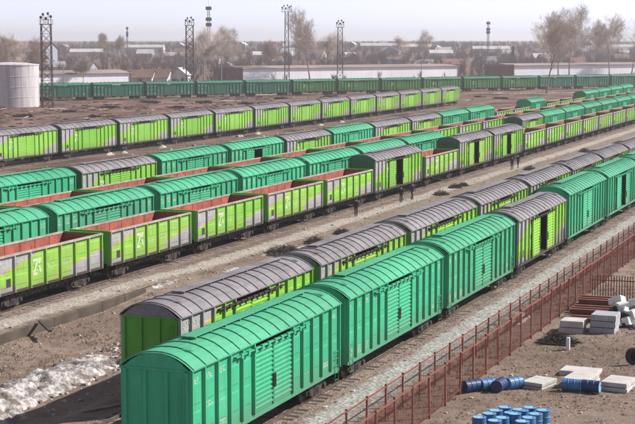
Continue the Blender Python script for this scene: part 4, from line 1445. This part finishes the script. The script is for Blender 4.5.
# ------------------------------------------------------------------ snow
k = NT('dirty_snow'); p = k.pos()
n = k.noise(p, 1.3, 6, 0.7); n2 = k.noise(p, 5.0, 5, 0.6)
c = k.mix(k.ramp(n, 0.40, 0.57), (0.60, 0.58, 0.58), (0.17, 0.14, 0.122))
c = k.mix(k.math('MULTIPLY', k.ramp(n2, 0.46, 0.64), 0.7), c, (0.12, 0.092, 0.08))
k.bump(k.math('ADD', n, n2), 0.9, 0.12); k.end(c, 0.8, 0, 0.3)
def snow_patch(cx, cy, lx, ly, h, seed, label=None, st=.25, mat='dirty_snow', name='snow_bank', rot=0.0):
    nx, ny = int(lx / st) + 1, int(ly / st) + 1
    m = MB()
    keep = {}
    for j in range(ny):
        for i in range(nx):
            u, v = i / (nx - 1) * 2 - 1, j / (ny - 1) * 2 - 1
            x, y = u * lx / 2, v * ly / 2
            X, Y = cx + x * math.cos(rot) - y * math.sin(rot), cy + x * math.sin(rot) + y * math.cos(rot)
            e = (1 - u * u) * (1 - v * v)
            z = h * (e ** .7) * (1 + 1.5 * fbm(X * 1.1 + seed, Y * 1.1)) + (1.1 * h * fbm(X * 2.6 + seed, Y * 2.6, 5)) * min(1, 3 * e) - .10 - .35 * h * (1 - e) * max(0, fbm(X * .9, Y * .9 + seed) + .25) * 2
            m.v.append((X, Y, terrain(X, Y) + z))
    for j in range(ny - 1):
        for i in range(nx - 1):
            m.f.append((j * nx + i, j * nx + i + 1, (j + 1) * nx + i + 1, (j + 1) * nx + i)); m.m.append(0)
    o = link(name, m.mesh(name, mat, True))
    return tag(o, label, 'snow')
snow_patch(-40.0, 63.0, 3.6, 22, .6, 3, 'long dirty grey-white snow bank beside the end of the second row', .2, rot=.03)
snow_patch(-38.7, 57.0, 3.0, 6.0, .6, 7, 'whiter melting snow heap at the lower left corner', .2)
snow_patch(-38.6, 74.0, 2.8, 7, .75, 12, 'grey lumpy snow heap hard by the lime end wall', .2)
SP = [(165, 283, 2.4, 1.2), (230, 270, 2.2, 1.0), (268, 254, 2.0, .9), (300, 247, 1.6, .8), (570, 160, 6, 1.3), (556, 165, 4, 1.0), (600, 150, 5, 1.0), (627, 139, 5, 1.0)]
for i, (px, py, lx, ly) in enumerate(SP):
    Q = ground_at(px, py)
    snow_patch(Q.x, Q.y, ly * 1.2, lx * 1.8, .16, 20 + i, f"thin leftover snow patch beside the sandy path, {ORD[i]} from left", .2, name='snow_patch')

Q = ground_at(517, 321)
plain('sand_pale', (0.40, 0.33, 0.30), 0.15, 1, 0.95)
snow_patch(Q.x - .3, Q.y + .6, 1.9, 4.2, .5, 88, 'pale pinkish sand heap between the two red fences', .2, mat='sand_pale', name='sand_heap')['category'] = 'sand heap'

for i, (px, py, ln) in enumerate(((73, 154, 2.6), (87, 152, 2.2), (135, 147, 3.4), (205, 136, 2.4), (227, 133.5, 3.0), (300, 125, 3.0), (322, 122, 2.4))):
    Q = ground_at(px, py)
    snow_patch(-110.4, Q.y, 1.1, ln, .5, 120 + i, f"white snow lump under the far lime boxcar row, {ORD[i]} from left", .2, name='snow_lump')
# puddle and rubbish in the shaded hollow
k = NT('puddle_water'); p = k.pos(); k.bump(k.noise(p, 3, 3), .05, .02); k.end((0.03, 0.026, 0.024), 0.06, 0, 0.6)
Q = ground_at(117, 405, -.42)
m = MB(); n = 40
m.v = [(0, 0, 0)] + [((0.7 + .4 * fbm(3 * math.cos(i / n * 6.283), 3 * math.sin(i / n * 6.283)) * 2) * math.cos(i / n * 6.283), (1.1 + .6 * fbm(3 * math.cos(i / n * 6.283) + 9, 3 * math.sin(i / n * 6.283)) * 2) * math.sin(i / n * 6.283), 0) for i in range(n)]
m.f = [(0, i + 1, (i + 1) % n + 1) for i in range(n)]; m.m = [0] * n
o = link('puddle', m.mesh('puddle', 'puddle_water'), None, (Q.x, Q.y, -.42)); tag(o, kind='structure')
plain('moss_concrete', (0.075, 0.058, 0.046), 0.35, 0.8, 0.95, 0.4, 8, dirt=(0.06, 0.07, 0.03), dirt_amt=0.6)
t = thing('retaining_wall', 'low dark mossy retaining wall below the sandy path at left', 'retaining wall', (-48.0, 40, 0))
m0 = MB(); m0.chbox(-.11, .11, 0.01, 2.97, -1.15, .03, .03); m0 = m0.mesh('wall_block', 'moss_concrete')
rr = random.Random(2)
for i in range(17):
    b = link('wall_block', m0, t, (rr.uniform(-.03, .03), i * 3.0, rr.uniform(-.03, .02))); b.rotation_euler = (0, rr.uniform(-.02, .04), 0)
Q = ground_at(42, 328); m = MB(); m.box(-.10, .10, -1.5, 1.5, 0, .12); o = put('sleeper', m, 'sleeper_wood', None, (Q.x + .2, Q.y, .08)); o.rotation_euler = (.03, 0, .75); tag(o, 'old dark sleeper lying across the edge of the retaining wall', 'sleeper')
plain('timber_board', (0.30, 0.22, 0.17), 0.25, 2, 0.9)
Q = ground_at(112, 418, -.5); m = MB(); m.box(-.08, .08, -1.6, 1.6, 0, .06); o = put('timber_board', m, 'timber_board', None, (Q.x, Q.y, terrain(Q.x, Q.y) + .03)); o.rotation_euler = (0, 0, -.5); tag(o, 'pale board lying in the shaded hollow before the near boxcar', 'board')

# ------------------------------------------------------------------ loose ground cover
def visible_ground(n, xr, yr, seed):
    r = random.Random(seed)
    for _ in range(n):
        x, y = r.uniform(*xr), r.uniform(*yr)
        yield r, x, y, terrain(x, y)
def tufts(m, it, hmin, hmax):
    for r, x, y, z in it:
        if fbm(x * .3, y * .3) < r.uniform(-.25, .12): continue
        for _ in range(5):
            a = r.uniform(0, 6.283); w = r.uniform(.012, .03); h = r.uniform(hmin, hmax); l = r.uniform(-.12, .12)
            dx, dy = math.cos(a) * w, math.sin(a) * w
            ox, oy = r.uniform(-.1, .1), r.uniform(-.1, .1)
            m.add([(x + ox - dx, y + oy - dy, z - .02), (x + ox + dx, y + oy + dy, z - .02), (x + ox + l, y + oy + r.uniform(-.12, .12), z + h)], [(0, 1, 2)])
def stones(m, it, smin, smax):
    for r, x, y, z in it:
        s = r.uniform(smin, smax) * (1 if r.random() < .85 else 1.9)
        vs = []
        for dx, dy, dz in ((-1, -1, -.4), (1, -1, -.4), (1, 1, -.4), (-1, 1, -.4), (-.7, -.7, .6), (.7, -.7, .5), (.6, .7, .6), (-.7, .6, .4)):
            vs.append((x + dx * s * r.uniform(.6, 1.1), y + dy * s * r.uniform(.6, 1.1), z + dz * s * r.uniform(.6, 1.1)))
        m.add(vs, [(0, 3, 2, 1), (4, 5, 6, 7), (0, 1, 5, 4), (1, 2, 6, 5), (2, 3, 7, 6), (3, 0, 4, 7)], r.randrange(3))
m = MB()
tufts(m, visible_ground(5500, (-19.2, -8), (52, 130), 31), .03, .13)
tufts(m, visible_ground(2500, (-47.5, -41), (55, 100), 32), .05, .2)
tufts(m, visible_ground(2500, (-22.4, -19.4), (50, 160), 33), .05, .22)
tufts(m, visible_ground(5000, (-108, -78), (120, 330), 34), .1, .4)
o = put('dry_grass', m, 'straw'); tag(o, 'short dry straw-coloured grass scattered over the bare ground', 'dry grass', None, 'stuff')
plain('stone_pale', (0.42, 0.39, 0.365), 0.2, 3, 0.9)
plain('stone_mid', (0.25, 0.22, 0.20), 0.2, 3, 0.9)
plain('stone_dark', (0.10, 0.085, 0.08), 0.2, 3, 0.9)
m = MB()
stones(m, visible_ground(5200, (-24.6, -22.2), (50, 150), 41), .03, .085)
stones(m, visible_ground(2600, (-19, -8), (54, 110), 42), .02, .07)
stones(m, visible_ground(900, (-50.4, -46.6), (70, 230), 43), .03, .09)
stones(m, visible_ground(700, (-42.0, -38.2), (54, 76), 47), .03, .12)
stones(m, visible_ground(800, (-47.5, -35), (54, 95), 44), .02, .08)
stones(m, visible_ground(1600, (-108, -78), (120, 330), 45), .05, .2)
o = put('loose_stones', m, ['stone_pale', 'stone_mid', 'stone_dark']); tag(o, 'loose stones and rubble strewn beside the tracks', 'stones', None, 'stuff')

# dark scrub along the second row
def scrub(px, py, h, label, i):
    Q = ground_at(px, py)
    r = random.Random(i); m = MB()
    for _ in range(340):
        a = r.uniform(0, 6.283); q = r.random() ** .5
        c = Vector((q * h * 1.1 * math.cos(a), q * h * 1.4 * math.sin(a), h * .75 * (1 - q * q) * r.uniform(.1, 1) + .05))
        d = Vector((r.uniform(-1, 1), r.uniform(-1, 1), r.uniform(-.2, .9))).normalized() * r.uniform(.1, .32)
        m.tube(c - d, c + d, .018, .008, 3, False)
    o = put('scrub_bush', m, 'sleeper_wood', None, (Q.x, Q.y, terrain(Q.x, Q.y) - .05)); tag(o, label, 'bush', 'dark leafless bushes between the rows')
for i, (px, py, h) in enumerate(((278, 254, .95), (287, 251, .7), (315, 243, .8), (342, 234, .7), (441, 195, .8), (455, 188, .7), (463, 186, .6), (530, 170, .8), (585, 152, .9))):
    scrub(px, py, h, f"dark leafless bush beside the second row, {ORD[i]} from left", i)

# timber piles and scrap on the open ground before the farthest row
rr = random.Random(77)
HEAP = [(22, 117), (70, 112), (110, 108), (150, 103), (95, 117), (205, 103), (245, 104), (280, 99), (180, 108), (330, 97), (395, 95), (480, 97), (500, 99)]
for i, (px, py) in enumerate(HEAP):
    Q = ground_at(px, py)
    t = thing('timber_pile', f"dark pile of old sleepers on the far open ground, {ORD[i]} along the row", 'timber pile', (Q.x, Q.y, terrain(Q.x, Q.y) - .05), rr.uniform(-1.2, -.2), 'old sleeper piles on the far ground')
    m0 = MB(); m0.box(-1.9, 1.9, -.13, .13, 0, .2); m0 = m0.mesh('sleeper', 'sleeper_wood')
    for lv in range(3):
        for j in range(9 - 3 * lv):
            b = link('sleeper', m0, t, (rr.uniform(-1.1, 1.1), (j - 4 + lv * 1.5) * .42 + rr.uniform(-.15, .15), lv * .21)); b.rotation_euler = (rr.uniform(-.06, .06), rr.uniform(-.04, .04), rr.uniform(-.45, .45))
m = MB()
for r, x, y, z in visible_ground(6500, (-250, -118), (170, 430), 91):
    if fbm(x * .05, y * .05) < r.uniform(-.2, .15): continue
    s = r.uniform(.1, .5); a = r.gauss(.6, .5); L = s * r.uniform(1, 5)
    p = Vector((x, y, z + s * .2)); d = Vector((math.cos(a), math.sin(a), r.uniform(-.1, .2))) * L / 2
    m.tube(p - d, p + d, s * .35, s * .25, 4, True, r.choice([0, 0, 0, 1, 2]))
o = put('trackside_scrap', m, ['sleeper_wood', 'rusty_beam', 'stone_pale']); tag(o, 'scrap, logs and rubble littering the far open ground', 'scrap', None, 'stuff')
for i, (px, py, lx) in enumerate(((60, 109, 9), (118, 104, 7), (232, 101, 8), (262, 95, 10), (575, 92.5, 30), (520, 93.5, 30), (100, 96, 6), (478, 94, 14))):
    Q = ground_at(px, py)
    snow_patch(Q.x, Q.y, lx, 3.5, .22, 50 + i, f"pale leftover snow strip on the far ground, {ORD[i]} in the list from tank" if False else f"pale leftover snow on the far open ground, {ORD[i]} patch", .6, name='snow_patch', rot=-.35 + r8 + 1.57 if i in (4, 5) else .3)

# ------------------------------------------------------------------ people
plain('cloth_black', (0.022, 0.022, 0.026), 0.25, 6, 0.9)
plain('cloth_navy', (0.03, 0.035, 0.06), 0.25, 6, 0.9)
plain('skin_tone', (0.42, 0.24, 0.17), 0.08, 6, 0.6)
plain('hair_dark', (0.03, 0.022, 0.018), 0.2, 8, 0.8)
plain('boot_black', (0.015, 0.014, 0.014), 0.2, 8, 0.6)
def person(px, py, face, stride, label, jacket, bend=0.0, h=1.76):
    Q = ground_at(px, py, .02)
    t = thing('person', label, 'person', (Q.x, Q.y, .03), face, 'people walking along the sandy path')
    st, k_ = stride, h / 1.76
    J = {'pel': (0, 0, .95), 'wst': (0, .01 + bend * .1, 1.12), 'chs': (0, .02 + bend * .25, 1.34), 'nek': (0, .03 + bend * .35, 1.50), 'hd0': (0, .05 + bend * .4, 1.58), 'hd1': (0, .06 + bend * .43, 1.70)}
    E_ = [('pel', 'wst'), ('wst', 'chs'), ('chs', 'nek'), ('nek', 'hd0'), ('hd0', 'hd1')]
    Rd = {'pel': (.16, .12), 'wst': (.155, .115), 'chs': (.185, .125), 'nek': (.062, .062), 'hd0': (.085, .10), 'hd1': (.075, .085)}
    for s, nm in ((-1, 'l'), (1, 'r')):
        f = st * s
        J.update({'hip' + nm: (s * .10, 0, .90), 'kne' + nm: (s * .10, f * .20 + .05, .49), 'ank' + nm: (s * .10, f * .36 - .02, .09 + (.05 if f < 0 else 0)), 'toe' + nm: (s * .11, f * .36 + .17, .045),
                  'sho' + nm: (s * .19, .02 + bend * .3, 1.42), 'elb' + nm: (s * .25, -f * .12 - .02 + bend * .2, 1.15), 'wri' + nm: (s * .24, -f * .26 + .08 + bend * .2, .93),
                  'pam' + nm: (s * .235, -f * .30 + .10 + bend * .2, .86)})
        E_ += [('pel', 'hip' + nm), ('hip' + nm, 'kne' + nm), ('kne' + nm, 'ank' + nm), ('ank' + nm, 'toe' + nm), ('chs', 'sho' + nm), ('sho' + nm, 'elb' + nm), ('elb' + nm, 'wri' + nm), ('wri' + nm, 'pam' + nm)]
        Rd.update({'hip' + nm: (.10, .10), 'kne' + nm: (.070, .072), 'ank' + nm: (.055, .058), 'toe' + nm: (.045, .04), 'sho' + nm: (.082, .082), 'elb' + nm: (.058, .058), 'wri' + nm: (.042, .042), 'pam' + nm: (.038, .030)})
        for fi in range(5):
            off = (-.03 + .018 * fi) if fi < 4 else .03
            ln = (.060, .072, .070, .055)[fi] if fi < 4 else .05
            b = Vector(J['pam' + nm])
            a1 = b + Vector((s * .005, off, -.035 if fi < 4 else .0)); a2 = a1 + Vector((-s * .02, .012 if fi < 4 else .03, -ln * .7))
            J['f%d%s' % (fi, nm)] = tuple(a1); J['g%d%s' % (fi, nm)] = tuple(a2)
            E_ += [('pam' + nm, 'f%d%s' % (fi, nm)), ('f%d%s' % (fi, nm), 'g%d%s' % (fi, nm))]
            Rd['f%d%s' % (fi, nm)] = (.010, .010); Rd['g%d%s' % (fi, nm)] = (.008, .008)
    names = list(J)
    me = bpy.data.meshes.new('skeleton')
    me.from_pydata([tuple(c * k_ for c in J[n]) for n in names], [(names.index(a), names.index(b)) for a, b in E_], [])
    ob = bpy.data.objects.new('skeleton', me); COL.objects.link(ob)
    md = ob.modifiers.new('skin', 'SKIN'); md.use_smooth_shade = True
    for i, n in enumerate(names):
        sv = me.skin_vertices[0].data[i]; sv.radius = Rd[n]; sv.use_root = (n == 'pel')
    sb = ob.modifiers.new('sub', 'SUBSURF'); sb.levels = 1; sb.render_levels = 1
    dg = bpy.context.evaluated_depsgraph_get()
    body = bpy.data.meshes.new_from_object(ob.evaluated_get(dg))
    bpy.data.objects.remove(ob)
    body.materials.clear()
    for mt in (jacket, 'cloth_black', 'skin_tone', 'boot_black'): body.materials.append(MATS[mt])
    for pg in body.polygons:
        c = pg.center
        pg.material_index = 2 if c.z > 1.49 * k_ else (2 if abs(c.x) > .16 and c.z < .93 * k_ and c.z > .7 else (3 if c.z < .12 else (1 if c.z < .92 * k_ else 0)))
        pg.use_smooth = True
    body.name = 'body'
    link('body', body, t)
    hz = Vector(J['hd1']) * k_
    m = MB(); m.lathe([(.10, -.05), (.112, 0), (.105, .06), (.07, .10), (.02, .115)], 12, 0, 'z', tuple(hz + Vector((0, -.012, .02)))); put('cap', m, 'hair_dark', t, smooth=True)
    m = MB(); m.box(-.012, .012, .08, .115, -.05, .0); m.v = [tuple(Vector(v) + hz) for v in m.v]; put('nose', m, 'skin_tone', t)
    return t
person(401, 203, .4, .9, 'person in dark clothes on the path, left one of the pair near the open boxcar', 'cloth_black', .15)
person(412, 200, -.3, -.8, 'person in dark clothes on the path, right one of the pair near the open boxcar', 'cloth_navy')
person(356, 217, -2.7, .6, 'person in dark clothes standing alone by the fifth lime gondola', 'cloth_black', .2)
person(512, 170, .2, .8, 'person in dark clothes far along the path, left of the distant pair', 'cloth_navy')
person(518, 168, 2.9, -.7, 'person in dark clothes far along the path, right of the distant pair', 'cloth_black')

# ------------------------------------------------------------------ haze
hz = bpy.data.materials.new('haze_air'); hz.use_nodes = True
ht = hz.node_tree; ht.nodes.clear()
ho = ht.nodes.new('ShaderNodeOutputMaterial'); hv = ht.nodes.new('ShaderNodeVolumePrincipled')
hv.inputs['Color'].default_value = (0.94, 0.925, 0.975, 1)
hv.inputs['Density'].default_value = 0.00023
hv.inputs['Anisotropy'].default_value = 0.3
ht.links.new(hv.outputs[0], ho.inputs['Volume'])
MATS['haze_air'] = hz
m = MB(); m.box(-5000, 3800, -500, 6200, -4, 56)
o = put('haze', m, 'haze_air'); tag(o, 'thin pale haze over the whole railway yard', 'haze', None, 'stuff')
